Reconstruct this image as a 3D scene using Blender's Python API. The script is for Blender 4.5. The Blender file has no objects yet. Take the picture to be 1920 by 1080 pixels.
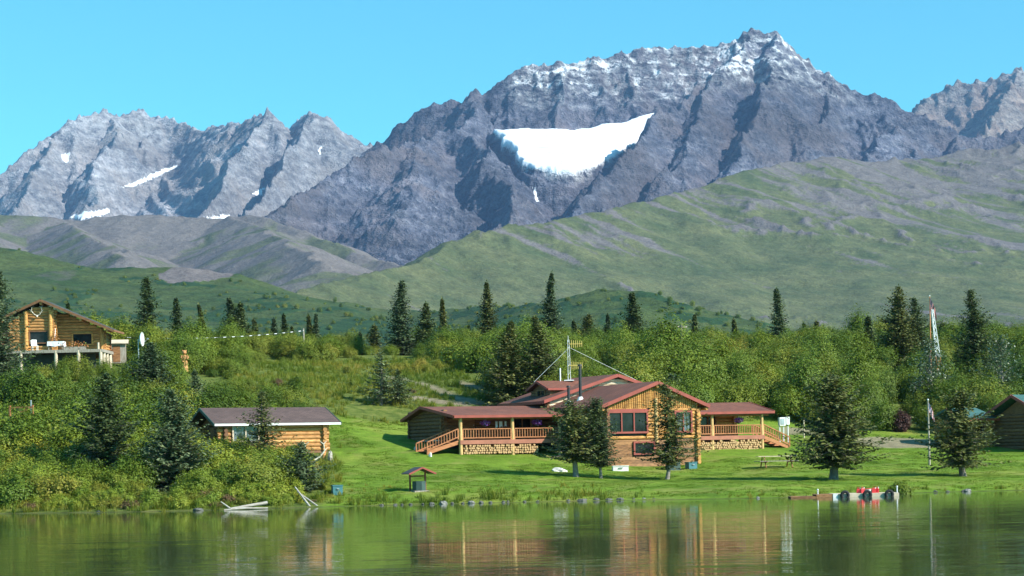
import bpy, math, random
import numpy as np
from mathutils import Vector, Matrix

# ------------------------------------------------------------------ camera, sky, sun
S = bpy.context.scene
COL = S.collection
FPX, EYE = 3583.0, 2.5                 # focal length in 1920-px units, eye height over the lake (m)
ROLL = math.radians(1.2)
SR, CR = math.sin(ROLL), math.cos(ROLL)
AX, AY = 960 + 310 * SR, 540 + 310 * CR    # where the level optical axis meets the survey photo

def sight(px, py, d):
    """Survey helper: world point at distance d (m) seen at photo position px, py."""
    a, b = px - AX, py - AY
    return ((a * CR - b * SR) * d / FPX, d, EYE - (a * SR + b * CR) * d / FPX)

def look(X, Y, Z):
    """Inverse of sight: photo position of world points (arrays)."""
    l = X / Y * FPX
    dn = (EYE - Z) / Y * FPX
    return AX + l * CR + dn * SR, AY - l * SR + dn * CR

cd = bpy.data.cameras.new("camera")
cam = bpy.data.objects.new("camera", cd)
COL.objects.link(cam)
S.camera = cam
cd.sensor_fit = 'HORIZONTAL'
cd.sensor_width = 36.0
cd.lens = 36.0 * FPX / 1920.0
cd.shift_x = -310 * SR / 1920
cd.shift_y = 310 * CR / 1920
cd.clip_start, cd.clip_end = 0.5, 30000
cam.matrix_world = Matrix.Translation((0, 0, EYE)) @ Matrix.Rotation(math.radians(90), 4, 'X') @ Matrix.Rotation(-ROLL, 4, 'Z')

SUN_EL = math.radians(36)
SUN_DIR = Vector((0.90 * math.cos(SUN_EL), -0.436 * math.cos(SUN_EL), math.sin(SUN_EL))).normalized()   # towards the sun
W_ = bpy.data.worlds.new("World")
S.world = W_
W_.use_nodes = True
nt = W_.node_tree
bg = nt.nodes["Background"]
sk = nt.nodes.new("ShaderNodeTexSky")
sk.sky_type = 'NISHITA'
sk.sun_disc = False
sk.sun_elevation = SUN_EL
sk.sun_rotation = math.atan2(SUN_DIR.x, SUN_DIR.y)
sk.air_density, sk.dust_density, sk.ozone_density = 1.0, 0.3, 1.0
tint = nt.nodes.new("ShaderNodeMix")
tint.data_type = 'RGBA'
tint.blend_type = 'MULTIPLY'
tint.inputs[0].default_value = 1.0
tint.inputs[7].default_value = (0.48, 1.45, 1.5, 1)
nt.links.new(sk.outputs[0], tint.inputs[6])
nt.links.new(tint.outputs[2], bg.inputs[0])
bg.inputs[1].default_value = 0.088
sd = bpy.data.lights.new("sun", 'SUN')
sd.energy = 5.0
sd.angle = math.radians(0.5)
sd.color = (1.0, 0.95, 0.86)
sun = bpy.data.objects.new("sun", sd)
COL.objects.link(sun)
sun.rotation_euler = SUN_DIR.to_track_quat('Z', 'Y').to_euler()
S.view_settings.view_transform = 'Standard'
S.view_settings.look = 'None'
S.view_settings.exposure = 0.66
S.view_settings.gamma = 1
S.cycles.max_bounces = 6
S.cycles.diffuse_bounces = 2
S.cycles.glossy_bounces = 3
S.cycles.transmission_bounces = 3
S.cycles.transparent_max_bounces = 6
S.cycles.volume_bounces = 0
S.cycles.use_denoising = True

RNG = np.random.default_rng(7)
random.seed(7)

# ------------------------------------------------------------------ mesh helpers
def link(o, parent=None):
    COL.objects.link(o)
    if parent is not None:
        o.parent = parent
    return o

def np_mesh(name, v, f, mats=(), smooth=False, attrs=None):
    """v (n,3) array, f (m,3|4) int array -> mesh."""
    v = np.asarray(v, np.float32)
    f = np.asarray(f, np.int32)
    k = f.shape[1]
    me = bpy.data.meshes.new(name)
    me.vertices.add(len(v))
    me.vertices.foreach_set("co", v.ravel())
    me.loops.add(len(f) * k)
    me.loops.foreach_set("vertex_index", f.ravel())
    me.polygons.add(len(f))
    me.polygons.foreach_set("loop_start", np.arange(len(f), dtype=np.int32) * k)
    if smooth:
        me.polygons.foreach_set("use_smooth", np.ones(len(f), bool))
    for m in mats:
        me.materials.append(m)
    for an, av in (attrs or {}).items():
        a = me.attributes.new(an, 'FLOAT', 'POINT')
        a.data.foreach_set("value", np.asarray(av, np.float32).ravel())
    me.update(calc_edges=True)
    me.validate()
    return me

def tag(o, label=None, cat=None, group=None, kind=None):
    for k, v in (("label", label), ("category", cat), ("group", group), ("kind", kind)):
        if v:
            o[k] = v
    return o

def thing(name, label, cat, loc=(0, 0, 0), rz=0.0, group=None):
    o = bpy.data.objects.new(name, None)
    o.empty_display_size = 0.2
    link(o)
    o.location = loc
    o.rotation_euler = (0, 0, rz)
    return tag(o, label, cat, group)

class MB:
    """Collects shapes; build() links them as one mesh object."""
    def __init__(s):
        s.v, s.f, s.mi, s.cur = [], [], [], 0
    def add(s, vs, fs):
        b = len(s.v)
        s.v += [tuple(p) for p in vs]
        s.f += [tuple(i + b for i in q) for q in fs]
        s.mi += [s.cur] * len(fs)
    def box(s, c, d, rz=0.0):
        x, y, z = d[0] / 2, d[1] / 2, d[2] / 2
        C, N = math.cos(rz), math.sin(rz)
        vs = [(c[0] + a * x * C - b * y * N, c[1] + a * x * N + b * y * C, c[2] + e * z) for e in (-1, 1) for a, b in ((-1, -1), (1, -1), (1, 1), (-1, 1))]
        s.add(vs, [(3, 2, 1, 0), (4, 5, 6, 7), (0, 1, 5, 4), (1, 2, 6, 5), (2, 3, 7, 6), (3, 0, 4, 7)])
        return s
    def span(s, lo, hi):
        return s.box([(a + b) / 2 for a, b in zip(lo, hi)], [abs(b - a) for a, b in zip(lo, hi)])
    def tube(s, p0, p1, r0, r1=None, n=10, caps=True):
        r1 = r0 if r1 is None else r1
        p0, p1 = Vector(p0), Vector(p1)
        ax = (p1 - p0).normalized()
        e1 = ax.orthogonal().normalized()
        e2 = ax.cross(e1)
        vs = []
        for p, r in ((p0, r0), (p1, r1)):
            for i in range(n):
                a = 2 * math.pi * i / n
                vs.append(p + e1 * (r * math.cos(a)) + e2 * (r * math.sin(a)))
        fs = [(i, (i + 1) % n, n + (i + 1) % n, n + i) for i in range(n)]
        if caps:
            fs += [tuple(range(n - 1, -1, -1)), tuple(range(n, 2 * n))]
        s.add(vs, fs)
        return s
    def path(s, pts, r, n=8):
        pts = [Vector(p) for p in pts]
        rs = r if isinstance(r, (list, tuple)) else [r] * len(pts)
        up, rings = None, []
        for i, p in enumerate(pts):
            t = (pts[min(i + 1, len(pts) - 1)] - pts[max(i - 1, 0)]).normalized()
            if up is None:
                up = t.orthogonal().normalized()
            up = (up - t * up.dot(t)).normalized()
            b = t.cross(up)
            rings.append([p + up * (rs[i] * math.cos(2 * math.pi * k / n)) + b * (rs[i] * math.sin(2 * math.pi * k / n)) for k in range(n)])
        vs = [q for r_ in rings for q in r_]
        fs = [(i * n + k, i * n + (k + 1) % n, (i + 1) * n + (k + 1) % n, (i + 1) * n + k) for i in range(len(pts) - 1) for k in range(n)]
        fs += [tuple(range(n - 1, -1, -1)), tuple(range(len(vs) - n, len(vs)))]
        s.add(vs, fs)
        return s
    def bar(s, p0, p1, w, h):
        """Rectangular bar from p0 to p1, w across (horizontal), h upright."""
        p0, p1 = Vector(p0), Vector(p1)
        ax = (p1 - p0).normalized()
        side = ax.cross(Vector((0, 0, 1)))
        side = side.normalized() if side.length > 1e-4 else Vector((1, 0, 0))
        up = side.cross(ax)
        vs = [p + side * (a * w / 2) + up * (b * h / 2) for p in (p0, p1) for a, b in ((-1, -1), (1, -1), (1, 1), (-1, 1))]
        s.add(vs, [(3, 2, 1, 0), (4, 5, 6, 7), (0, 1, 5, 4), (1, 2, 6, 5), (2, 3, 7, 6), (3, 0, 4, 7)])
        return s
    def slab(s, quad, t):
        """Sheet through the four corners, t thick, below them."""
        a = [Vector(p) for p in quad]
        if (a[1] - a[0]).cross(a[2] - a[0]).z < 0:
            a.reverse()
        b = [p - Vector((0, 0, t)) for p in a]
        n = len(a)
        s.add(a + b, [tuple(range(n)), tuple(range(2 * n - 1, n - 1, -1))] + [(i, n + i, n + (i + 1) % n, (i + 1) % n) for i in range(n)])
        return s
    def prism(s, poly, p, q):
        """Polygon in the (h, z) plane swept between the two horizontal frames p, q: callables (h, z) -> xyz."""
        n = len(poly)
        vs = [p(*c) for c in poly] + [q(*c) for c in poly]
        s.add(vs, [tuple(range(n)), tuple(range(2 * n - 1, n - 1, -1))] + [(i, n + i, n + (i + 1) % n, (i + 1) % n) for i in range(n)])
        return s
    def ball(s, c, r, n=10, m=7, jit=0.0, sq=(1, 1, 1)):
        vs, fs = [], []
        for j in range(m + 1):
            th = math.pi * j / m
            for i in range(n):
                ph = 2 * math.pi * i / n
                k = r * (1 + random.uniform(-jit, jit))
                vs.append((c[0] + sq[0] * k * math.sin(th) * math.cos(ph), c[1] + sq[1] * k * math.sin(th) * math.sin(ph), c[2] + sq[2] * k * math.cos(th)))
        for j in range(m):
            for i in range(n):
                fs.append((j * n + i, (j + 1) * n + i, (j + 1) * n + (i + 1) % n, j * n + (i + 1) % n))
        s.add(vs, fs)
        return s
    def torus(s, c, R, r, axis='Y', n=20, m=9):
        vs = []
        for i in range(n):
            a = 2 * math.pi * i / n
            for j in range(m):
                b = 2 * math.pi * j / m
                q = (R + r * math.cos(b))
                x, y, z = q * math.cos(a), r * math.sin(b), q * math.sin(a)
                if axis == 'Z':
                    x, y, z = x, z, y
                vs.append((c[0] + x, c[1] + y, c[2] + z))
        s.add(vs, [(i * m + j, ((i + 1) % n) * m + j, ((i + 1) % n) * m + (j + 1) % m, i * m + (j + 1) % m) for i in range(n) for j in range(m)])
        return s
    def mesh(s, name, mat, smooth=False):
        me = bpy.data.meshes.new(name)
        me.from_pydata([tuple(p) for p in s.v], [], s.f)
        for m in (mat if isinstance(mat, (list, tuple)) else [mat]):
            me.materials.append(m)
        me.polygons.foreach_set("material_index", s.mi)
        if smooth:
            me.polygons.foreach_set("use_smooth", [True] * len(me.polygons))
            try:
                me.set_sharp_from_angle(angle=math.radians(42))
            except Exception:
                pass
        me.update()
        return me
    def build(s, name, mat, parent=None, smooth=False):
        return link(bpy.data.objects.new(name, s.mesh(name, mat, smooth)), parent)

# ------------------------------------------------------------------ numpy noise
def _hash(i, j, seed):
    h = (i.astype(np.int64) * 374761393 + j.astype(np.int64) * 668265263 + seed * 974634777) & 0xFFFFFFFF
    h = ((h ^ (h >> 13)) * 1274126177) & 0xFFFFFFFF
    h = (h ^ (h >> 16)) & 0xFFFFFFFF
    return h

def noise(x, y, seed=0):
    i, j = np.floor(x), np.floor(y)
    fx, fy = x - i, y - j
    u = fx * fx * fx * (fx * (fx * 6 - 15) + 10)
    w = fy * fy * fy * (fy * (fy * 6 - 15) + 10)
    def g(di, dj):
        a = _hash(i + di, j + dj, seed) * (2 * np.pi / 4294967296.0)
        return np.cos(a) * (fx - di) + np.sin(a) * (fy - dj)
    n0 = g(0, 0) * (1 - u) + g(1, 0) * u
    n1 = g(0, 1) * (1 - u) + g(1, 1) * u
    return (n0 * (1 - w) + n1 * w) * 1.5

def fbm(x, y, o=4, seed=0, gain=0.5):
    t, a, s = 0, 1.0, 0
    for k in range(o):
        t = t + a * noise(x * 2 ** k, y * 2 ** k, seed + k)
        s += a
        a *= gain
    return t / s

def ridged(x, y, o=5, seed=0, gain=0.55):
    t, a, s, w = 0, 1.0, 0, 1.0
    for k in range(o):
        n = 1 - np.abs(noise(x * 2 ** k, y * 2 ** k, seed + k)) * 1.6
        n = np.clip(n, 0, 1) ** 2 * w
        t = t + a * n
        w = np.clip(n * 1.8, 0, 1)
        s += a
        a *= gain
    return t / s

def smooth(a, b, x):
    t = np.clip((x - a) / (b - a), 0, 1)
    return t * t * (3 - 2 * t)

def inside(px, py, poly):
    r = np.zeros(np.shape(px), bool)
    n = len(poly)
    for i in range(n):
        x0, y0 = poly[i]
        x1, y1 = poly[(i + 1) % n]
        c = (y0 > py) != (y1 > py)
        with np.errstate(divide='ignore', invalid='ignore'):
            r ^= c & (px < (x1 - x0) * (py - y0) / (y1 - y0 + 1e-12) + x0)
    return r

# ------------------------------------------------------------------ materials
def mat(name):
    m = bpy.data.materials.new(name)
    m.use_nodes = True
    return m, m.node_tree, m.node_tree.nodes["Principled BSDF"]

def N(t, kind, **kw):
    n = t.nodes.new(kind)
    for k, v in kw.items():
        setattr(n, k, v)
    return n

def ramp(t, src, stops):
    r = N(t, "ShaderNodeValToRGB")
    e = r.color_ramp.elements
    while len(e) < len(stops):
        e.new(0.5)
    for q, (p, c) in zip(e, stops):
        q.position = p
        q.color = (c[0], c[1], c[2], 1) if isinstance(c, (tuple, list)) else (c, c, c, 1)
    t.links.new(src, r.inputs[0])
    return r.outputs[0]

def tex(t, scale, detail=4, rough=0.55, vec=None, sc=None, dist=0.0):
    n = N(t, "ShaderNodeTexNoise")
    n.inputs["Scale"].default_value = scale
    n.inputs["Detail"].default_value = detail
    n.inputs["Roughness"].default_value = rough
    n.inputs["Distortion"].default_value = dist
    if vec is None:
        vec = N(t, "ShaderNodeNewGeometry").outputs["Position"]
    if sc:
        mp = N(t, "ShaderNodeVectorMath", operation='MULTIPLY')
        mp.inputs[1].default_value = sc
        t.links.new(vec, mp.inputs[0])
        vec = mp.outputs[0]
    t.links.new(vec, n.inputs["Vector"])
    return n.outputs["Fac"]

def mixc(t, fac, a, b, blend='MIX'):
    m = N(t, "ShaderNodeMix", data_type='RGBA', blend_type=blend)
    for sock, val in ((0, fac), (6, a), (7, b)):
        if isinstance(val, (int, float)):
            m.inputs[sock].default_value = val
        elif isinstance(val, (tuple, list)):
            m.inputs[sock].default_value = (*val[:3], 1)
        else:
            t.links.new(val, m.inputs[sock])
    return m.outputs[2]

def math_(t, op, a, b=0.0):
    m = N(t, "ShaderNodeMath", operation=op)
    for i, val in enumerate((a, b)):
        if isinstance(val, (int, float)):
            m.inputs[i].default_value = val
        else:
            t.links.new(val, m.inputs[i])
    return m.outputs[0]

def attr(t, name):
    return N(t, "ShaderNodeAttribute", attribute_name=name).outputs["Fac"]

def bump(t, b, h, strength=0.5, dist=0.05):
    n = N(t, "ShaderNodeBump")
    n.inputs["Strength"].default_value = strength
    n.inputs["Distance"].default_value = dist
    t.links.new(h, n.inputs["Height"])
    t.links.new(n.outputs[0], b.inputs["Normal"])

def objco(t):
    return N(t, "ShaderNodeTexCoord").outputs["Object"]

def plain(name, c, rough=0.7, var=0.25, scale=3.0, metal=0.0, bmp=0.0):
    m, t, b = mat(name)
    v = objco(t)
    f = tex(t, scale, 5, 0.6, v)
    lo = [x * (1 - var) for x in c]
    hi = [min(1, x * (1 + var)) for x in c]
    t.links.new(ramp(t, f, [(0.3, lo), (0.7, hi)]), b.inputs["Base Color"])
    b.inputs["Roughness"].default_value = rough
    b.inputs["Metallic"].default_value = metal
    if bmp:
        bump(t, b, tex(t, scale * 6, 4, 0.6, v), 0.6, bmp)
    return m

def wood(name, c, dark=0.45, var=0.5, rough=0.75, streak=(1.2, 1.2, 9.0), weather=0.0):
    """Log / timber: each log its own tone, streaks, darker knots and weathering."""
    m, t, b = mat(name)
    isl = N(t, "ShaderNodeNewGeometry").outputs["Random Per Island"]
    v = objco(t)
    base = ramp(t, isl, [(0.0, [x * (1 - var * .6) for x in c]), (0.55, c), (1.0, [min(1, c[0] * 1.2), min(1, c[1] * 1.28), min(1, c[2] * 1.35)])])
    st = tex(t, 2.4, 6, 0.65, v, streak)
    col = mixc(t, ramp(t, st, [(0.38, 1.0), (0.62, 0.0)]), base, mixc(t, 1.0, base, (dark, dark * 0.9, dark * 0.8), 'MULTIPLY'))
    if weather:
        w = tex(t, 0.55, 4, 0.6, v)
        col = mixc(t, ramp(t, w, [(0.42, 0.0), (0.7, weather)]), col, (0.20, 0.17, 0.14))
    t.links.new(col, b.inputs["Base Color"])
    b.inputs["Roughness"].default_value = rough
    bump(t, b, st, 0.5, 0.02)
    return m

def leafmat(name, stops, trans=0.35, objvar=0.5, rough=0.55, patch=None):
    """Leaves: every leaf and every plant its own tone, some light through the leaf."""
    m, t, b = mat(name)
    isl = N(t, "ShaderNodeNewGeometry").outputs["Random Per Island"]
    ob = N(t, "ShaderNodeObjectInfo").outputs["Random"]
    f = math_(t, 'ADD', math_(t, 'MULTIPLY', isl, 1 - objvar), math_(t, 'MULTIPLY', ob, objvar))
    if patch:
        pn = ramp(t, tex(t, patch, 3, 0.5), [(0.3, 0.0), (0.7, 1.0)])
        f = math_(t, 'ADD', math_(t, 'MULTIPLY', f, 0.55), math_(t, 'MULTIPLY', pn, 0.45))
    col = ramp(t, f, stops)
    t.links.new(col, b.inputs["Base Color"])
    b.inputs["Roughness"].default_value = rough
    b.inputs["Specular IOR Level"].default_value = 0.25
    tr = N(t, "ShaderNodeBsdfTranslucent")
    t.links.new(mixc(t, 1.0, col, (1.0, 1.0, 0.55), 'MULTIPLY'), tr.inputs[0])
    mx = N(t, "ShaderNodeMixShader")
    mx.inputs[0].default_value = trans
    t.links.new(b.outputs[0], mx.inputs[1])
    t.links.new(tr.outputs[0], mx.inputs[2])
    t.links.new(mx.outputs[0], t.nodes["Material Output"].inputs[0])
    return m

M = {}
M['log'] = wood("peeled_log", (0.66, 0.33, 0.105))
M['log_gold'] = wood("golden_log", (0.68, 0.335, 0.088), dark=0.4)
M['log_dark_shade'] = wood("dark_shade_log", (0.27, 0.125, 0.050), dark=0.5, weather=0.15)  # dark log tone: shade painted into walls turned from the sun, also dark trim
M['plank'] = wood("weathered_plank", (0.40, 0.185, 0.070), dark=0.42, weather=0.16)
M['post'] = wood("peeled_post", (0.60, 0.38, 0.15), dark=0.6, streak=(6, 6, 1.0))
M['grey_wood'] = wood("grey_wood", (0.40, 0.36, 0.30), dark=0.6, streak=(6, 6, 1.0))
M['rail'] = wood("red_stained_rail", (0.50, 0.20, 0.080), dark=0.6, var=0.3)
M['red'] = plain("red_paint", (0.29, 0.056, 0.036), 0.6, 0.18, 2.0)
M['red_deck'] = plain("faded_red_board", (0.36, 0.135, 0.080), 0.7, 0.2, 2.0)
M['white'] = plain("white_paint", (0.78, 0.78, 0.76), 0.5, 0.08, 2.0)
M['pale'] = plain("pale_wood", (0.62, 0.50, 0.36), 0.7, 0.2, 3.0)
M['firewood'] = wood("split_firewood", (0.62, 0.40, 0.19), dark=0.55, var=0.6)
M['bark'] = plain("grey_bark", (0.17, 0.145, 0.12), 0.9, 0.45, 7.0, bmp=0.03)
M['bark_pale'] = plain("pale_bark", (0.23, 0.205, 0.18), 0.9, 0.45, 7.0, bmp=0.03)
M['twig'] = plain("twig", (0.16, 0.12, 0.085), 0.9, 0.3, 5.0)
M['black'] = plain("black_metal", (0.03, 0.03, 0.032), 0.5, 0.3, 3.0)
M['steel'] = plain("grey_steel", (0.42, 0.43, 0.44), 0.4, 0.15, 3.0, metal=0.6)
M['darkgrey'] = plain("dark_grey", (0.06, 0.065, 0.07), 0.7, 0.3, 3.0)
M['teal'] = plain("teal_plastic", (0.05, 0.17, 0.19), 0.55, 0.2, 2.0)
M['dgreen'] = plain("dark_green_paint", (0.035, 0.07, 0.06), 0.6, 0.25, 3.0)
M['yellow'] = plain("yellow_metal", (0.75, 0.55, 0.16), 0.45, 0.15, 3.0)
M['orange'] = plain("orange_paint", (0.65, 0.22, 0.07), 0.5, 0.2, 3.0)
M['tyre'] = plain("tyre_rubber", (0.018, 0.018, 0.02), 0.85, 0.3, 6.0)
M['redplastic'] = plain("red_plastic", (0.62, 0.035, 0.04), 0.4, 0.12, 4.0)
M['purple'] = leafmat("purple_petals", [(0.0, (0.16, 0.03, 0.30)), (0.6, (0.36, 0.10, 0.55)), (1.0, (0.62, 0.42, 0.75))], 0.2, 0.1)
M['flower'] = leafmat("orange_petals", [(0.0, (0.10, 0.16, 0.03)), (0.5, (0.55, 0.20, 0.05)), (1.0, (0.8, 0.45, 0.3))], 0.2, 0.1)
M['cloth'] = plain("white_cloth", (0.80, 0.80, 0.82), 0.85, 0.06, 3.0)
M['bone'] = plain("bleached_antler", (0.72, 0.66, 0.55), 0.7, 0.2, 6.0)
M['carved'] = wood("carved_wood", (0.62, 0.30, 0.11), dark=0.5)
M['rock'] = plain("lake_stone", (0.095, 0.095, 0.08), 0.85, 0.5, 2.5, bmp=0.06)
M['rockpale'] = plain("pale_boulder", (0.58, 0.57, 0.53), 0.85, 0.2, 2.5, bmp=0.05)
M['rockmid'] = plain("light_stone", (0.19, 0.185, 0.165), 0.85, 0.4, 2.5, bmp=0.06)
M['drift'] = wood("driftwood", (0.42, 0.40, 0.36), dark=0.65, var=0.3)

def glass_mat():
    m, t, b = mat("window_glass")
    f = tex(t, 1.1, 2, 0.5, objco(t))
    t.links.new(ramp(t, f, [(0.35, (0.008, 0.009, 0.010)), (0.7, (0.03, 0.032, 0.035))]), b.inputs["Base Color"])
    b.inputs["Roughness"].default_value = 0.04
    b.inputs["Specular IOR Level"].default_value = 0.22
    bump(t, b, tex(t, 0.8, 1, 0.4, objco(t)), 0.15, 0.02)
    return m
M['glass'] = glass_mat()

def curtain_glass():
    m, t, b = mat("curtained_glass")
    f = tex(t, 2.0, 3, 0.6, objco(t), (3, 3, 0.6))
    t.links.new(ramp(t, f, [(0.45, (0.015, 0.017, 0.02)), (0.6, (0.14, 0.17, 0.20))]), b.inputs["Base Color"])
    b.inputs["Roughness"].default_value = 0.04
    return m
M['glass_curtain'] = curtain_glass()

def shingle(name, c, row=0.16, edge=0.55):
    m, t, b = mat(name)
    br = N(t, "ShaderNodeTexBrick")
    br.inputs["Scale"].default_value = 1.0
    br.inputs["Color1"].default_value = (*[x * 0.82 for x in c], 1)
    br.inputs["Color2"].default_value = (*[x * 1.15 for x in c], 1)
    br.inputs["Mortar"].default_value = (*[x * edge for x in c], 1)
    br.inputs["Mortar Size"].default_value = 0.012
    br.inputs["Brick Width"].default_value = 0.32
    br.inputs["Row Height"].default_value = row
    uv = N(t, "ShaderNodeAttribute", attribute_name="slope_uv")
    t.links.new(uv.outputs["Vector"], br.inputs["Vector"])
    w = tex(t, 0.5, 5, 0.62, objco(t))
    col = mixc(t, 1.0, br.outputs[0], ramp(t, w, [(0.3, 0.72), (0.72, 1.2)]), 'MULTIPLY')
    t.links.new(col, b.inputs["Base Color"])
    b.inputs["Roughness"].default_value = 0.85
    bump(t, b, tex(t, 22, 3, 0.6, objco(t)), 0.5, 0.01)
    return m
M['roof_red'] = shingle("red_shingle", (0.190, 0.066, 0.038))
M['roof_brown'] = shingle("brown_shingle", (0.110, 0.070, 0.062))
M['roof_green'] = shingle("green_roofing", (0.04, 0.13, 0.12))
M['roof_grey'] = shingle("grey_green_roofing", (0.062, 0.064, 0.058))
M['roof_dark'] = shingle("dark_shingle", (0.055, 0.065, 0.07))
# ------------------------------------------------------------------ near ground: thin-plate surface through surveyed heights
_pts = []
def gp(px, py, d):
    _pts.append(sight(px, py, d))
def gz(px, d, z):
    x = (px - AX) * CR * d / FPX + math.tan(ROLL) * 0
    _pts.append((x, d, z))

SHORE = [(-400, 972), (0, 963), (150, 961), (300, 959), (420, 956), (520, 953), (600, 950), (700, 948), (830, 945), (1000, 941), (1200, 937), (1400, 934.5), (1480, 933), (1700, 924), (1920, 919), (2300, 911)]
_sh = []
for px, py in SHORE:
    b = (px - AX) * SR + (py - AY) * CR
    d = EYE * FPX / b
    X = ((px - AX) * CR - (py - AY) * SR) * d / FPX
    _sh.append((X, d))
SHX = np.array([p[0] for p in _sh]); SHD = np.array([p[1] for p in _sh])
for X, d in _sh[::1]:
    _pts.append((X, d, 0.0)); _pts.append((X, d - 7, -0.9)); _pts.append((X, d + 2.5, 0.42))
for px, d, z in [(-300, 108, 2.0), (-300, 140, 6.8), (-300, 180, 12), (-300, 225, 14.6), (100, 106, 1.5), (100, 120, 3.4), (100, 140, 6.6), (100, 158, 10.2), (100, 180, 12.4), (100, 220, 14.4),
                 (400, 104, 0.9), (400, 116.5, 2.1), (440, 122, 2.4), (400, 135, 5.6), (400, 165, 9.8), (400, 220, 14.5), (250, 165, 10.6),
                 (600, 112, 1.6), (610, 121, 2.25), (600, 129, 4.3), (600, 140, 6.6), (600, 165, 9.7), (600, 220, 14.4),
                 (700, 102, .62), (700, 112, 1.65), (700, 125, 3.2), (700, 138, 5.0), (700, 165, 9.2), (700, 190, 12), (700, 220, 14),
                 (862, 115, 1.5), (862, 123, 2.55), (800, 131, 3.5), (860, 145, 6.2), (900, 165, 9.4), (900, 190, 12.0), (900, 220, 14.2),
                 (1010, 124.5, 2.4), (1050, 112, 1.05),
                 (1150, 113, .78), (1170, 122.5, 1.45), (1225, 125, 1.5), (1300, 126, 1.55), (1320, 129.5, 2.35), (1200, 140, 4.4), (1200, 160, 7.2), (1200, 190, 11), (1200, 220, 13.8),
                 (1429, 132.7, 2.5), (1430, 124, 1.75), (1430, 112, .75), (1470, 138, 2.85), (1480, 143, 3.4), (1450, 155, 5.4), (1450, 185, 10), (1450, 220, 13.6),
                 (1563, 109, .6), (1600, 124, 1.35), (1690, 140, 2.65), (1600, 150, 4.0), (1650, 180, 8.8), (1650, 220, 13.2),
                 (1808, 112, .62), (1745, 124, 1.12), (1860, 134, 1.9), (1860, 150, 3.6), (1860, 180, 8.4), (1860, 220, 13),
                 (2200, 112, .7), (2200, 140, 2.4), (2200, 180, 8), (2200, 220, 13)]:
    gz(px, d, z)
for px in (-400, 0, 400, 800, 1200, 1600, 2000, 2400):
    gz(px, 270, 15.0); gz(px, 340, 14.2); gz(px, 430, 12.0)

_P = np.array(_pts, float)
def _U(r2):
    return np.where(r2 > 1e-9, r2 * np.log(r2 + 1e-12), 0)
_K = _U((_P[:, None, 0] - _P[None, :, 0]) ** 2 + (_P[:, None, 1] - _P[None, :, 1]) ** 2) + np.eye(len(_P)) * 60.0
_Q = np.c_[np.ones(len(_P)), _P[:, :2]]
_A = np.block([[_K, _Q], [_Q.T, np.zeros((3, 3))]])
_sol = np.linalg.solve(_A, np.r_[_P[:, 2], 0, 0, 0])

def ground(X, Y, rough=True):
    X = np.asarray(X, float); Y = np.asarray(Y, float)
    sh = X.shape
    x, y = X.ravel(), Y.ravel()
    z = _sol[-3] + _sol[-2] * x + _sol[-1] * y
    for i in range(len(_P)):
        z = z + _sol[i] * _U((x - _P[i, 0]) ** 2 + (y - _P[i, 1]) ** 2)
    if rough:
        sd_ = y - np.interp(x, SHX, SHD)
        z = z + fbm(x * .22, y * .22, 3, 5) * .10 * smooth(1, 8, sd_) + fbm(x * .05, y * .05, 3, 9) * .9 * smooth(50, 85, sd_)
        z = z + fbm(x * .9, y * .9, 2, 15) * 0.05 * smooth(-1, 1, sd_) * (1 - smooth(2, 6, sd_))
    return z.reshape(sh)

def gnd(x, y):
    return float(ground(np.array([x]), np.array([y]))[0])

def spot(px, d):
    """Ground point under photo column px at distance d."""
    y0 = 850
    for _ in range(4):
        x, _d, _z = sight(px, y0, d)
        z = gnd(x, d)
        y0 = float(look(x, d, z)[1])
    return x, d, z

LAWN = [(596, 960), (640, 880), (622, 845), (606, 800), (640, 776), (700, 792), (760, 790), (800, 780), (930, 800), (1300, 800), (1460, 778), (1520, 800), (1610, 806), (1700, 806), (1780, 815), (1990, 800), (2400, 780), (2400, 960), (1900, 930)]
MEADOW = [(430, 700), (520, 676), (640, 670), (760, 660), (850, 690), (905, 715), (945, 752), (900, 790), (790, 800), (640, 780), (560, 772), (500, 760), (430, 740)]
GRAVEL = [(1600, 822), (1640, 818), (1740, 824), (1790, 834), (1745, 841), (1660, 840), (1605, 832)]
GRAVEL2 = [(1462, 800), (1500, 803), (1600, 812), (1600, 824), (1500, 815), (1462, 812)]
PATHS = [[(790, 712), (860, 742), (925, 755), (930, 762), (860, 754), (790, 722)], [(860, 712), (905, 725), (930, 742), (922, 745), (890, 730), (856, 718)], [(760, 740), (830, 750), (880, 757), (880, 762), (820, 758), (760, 748)], [(690, 700), (760, 708), (800, 720), (796, 724), (750, 713), (690, 706)]]

kk = np.linspace(-0.40, 0.42, 440)
yy = np.concatenate([np.linspace(80, 150, 260), np.linspace(150.6, 240, 130), np.linspace(242, 430, 40)])
Kg, Yg = np.meshgrid(kk, yy)
Xg = Kg * Yg
Zg = ground(Xg, Yg)
gpx, gpy = look(Xg, Yg, ground(Xg, Yg, False))
jx, jy = fbm(Xg * .35, Yg * .35, 3, 31) * 14, fbm(Xg * .35, Yg * .35, 3, 47) * 5
def field(poly, j=1.0):
    return inside(gpx + jx * j, gpy + jy * j, poly).astype(float)
def blur(a):
    for _ in range(2):
        a = (a + np.roll(a, 1, 0) + np.roll(a, -1, 0) + np.roll(a, 1, 1) + np.roll(a, -1, 1)) / 5
    return a
lawn = blur(field(LAWN, .6))
soil = blur(np.maximum.reduce([field(p, .35) for p in [GRAVEL, GRAVEL2] + PATHS]))
shore_d = Yg - np.interp(Xg, SHX, SHD)
nr, nc = Kg.shape
idx = np.arange(nr * nc).reshape(nr, nc)
gf = np.stack([idx[:-1, :-1], idx[:-1, 1:], idx[1:, 1:], idx[1:, :-1]], -1).reshape(-1, 4)

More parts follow.
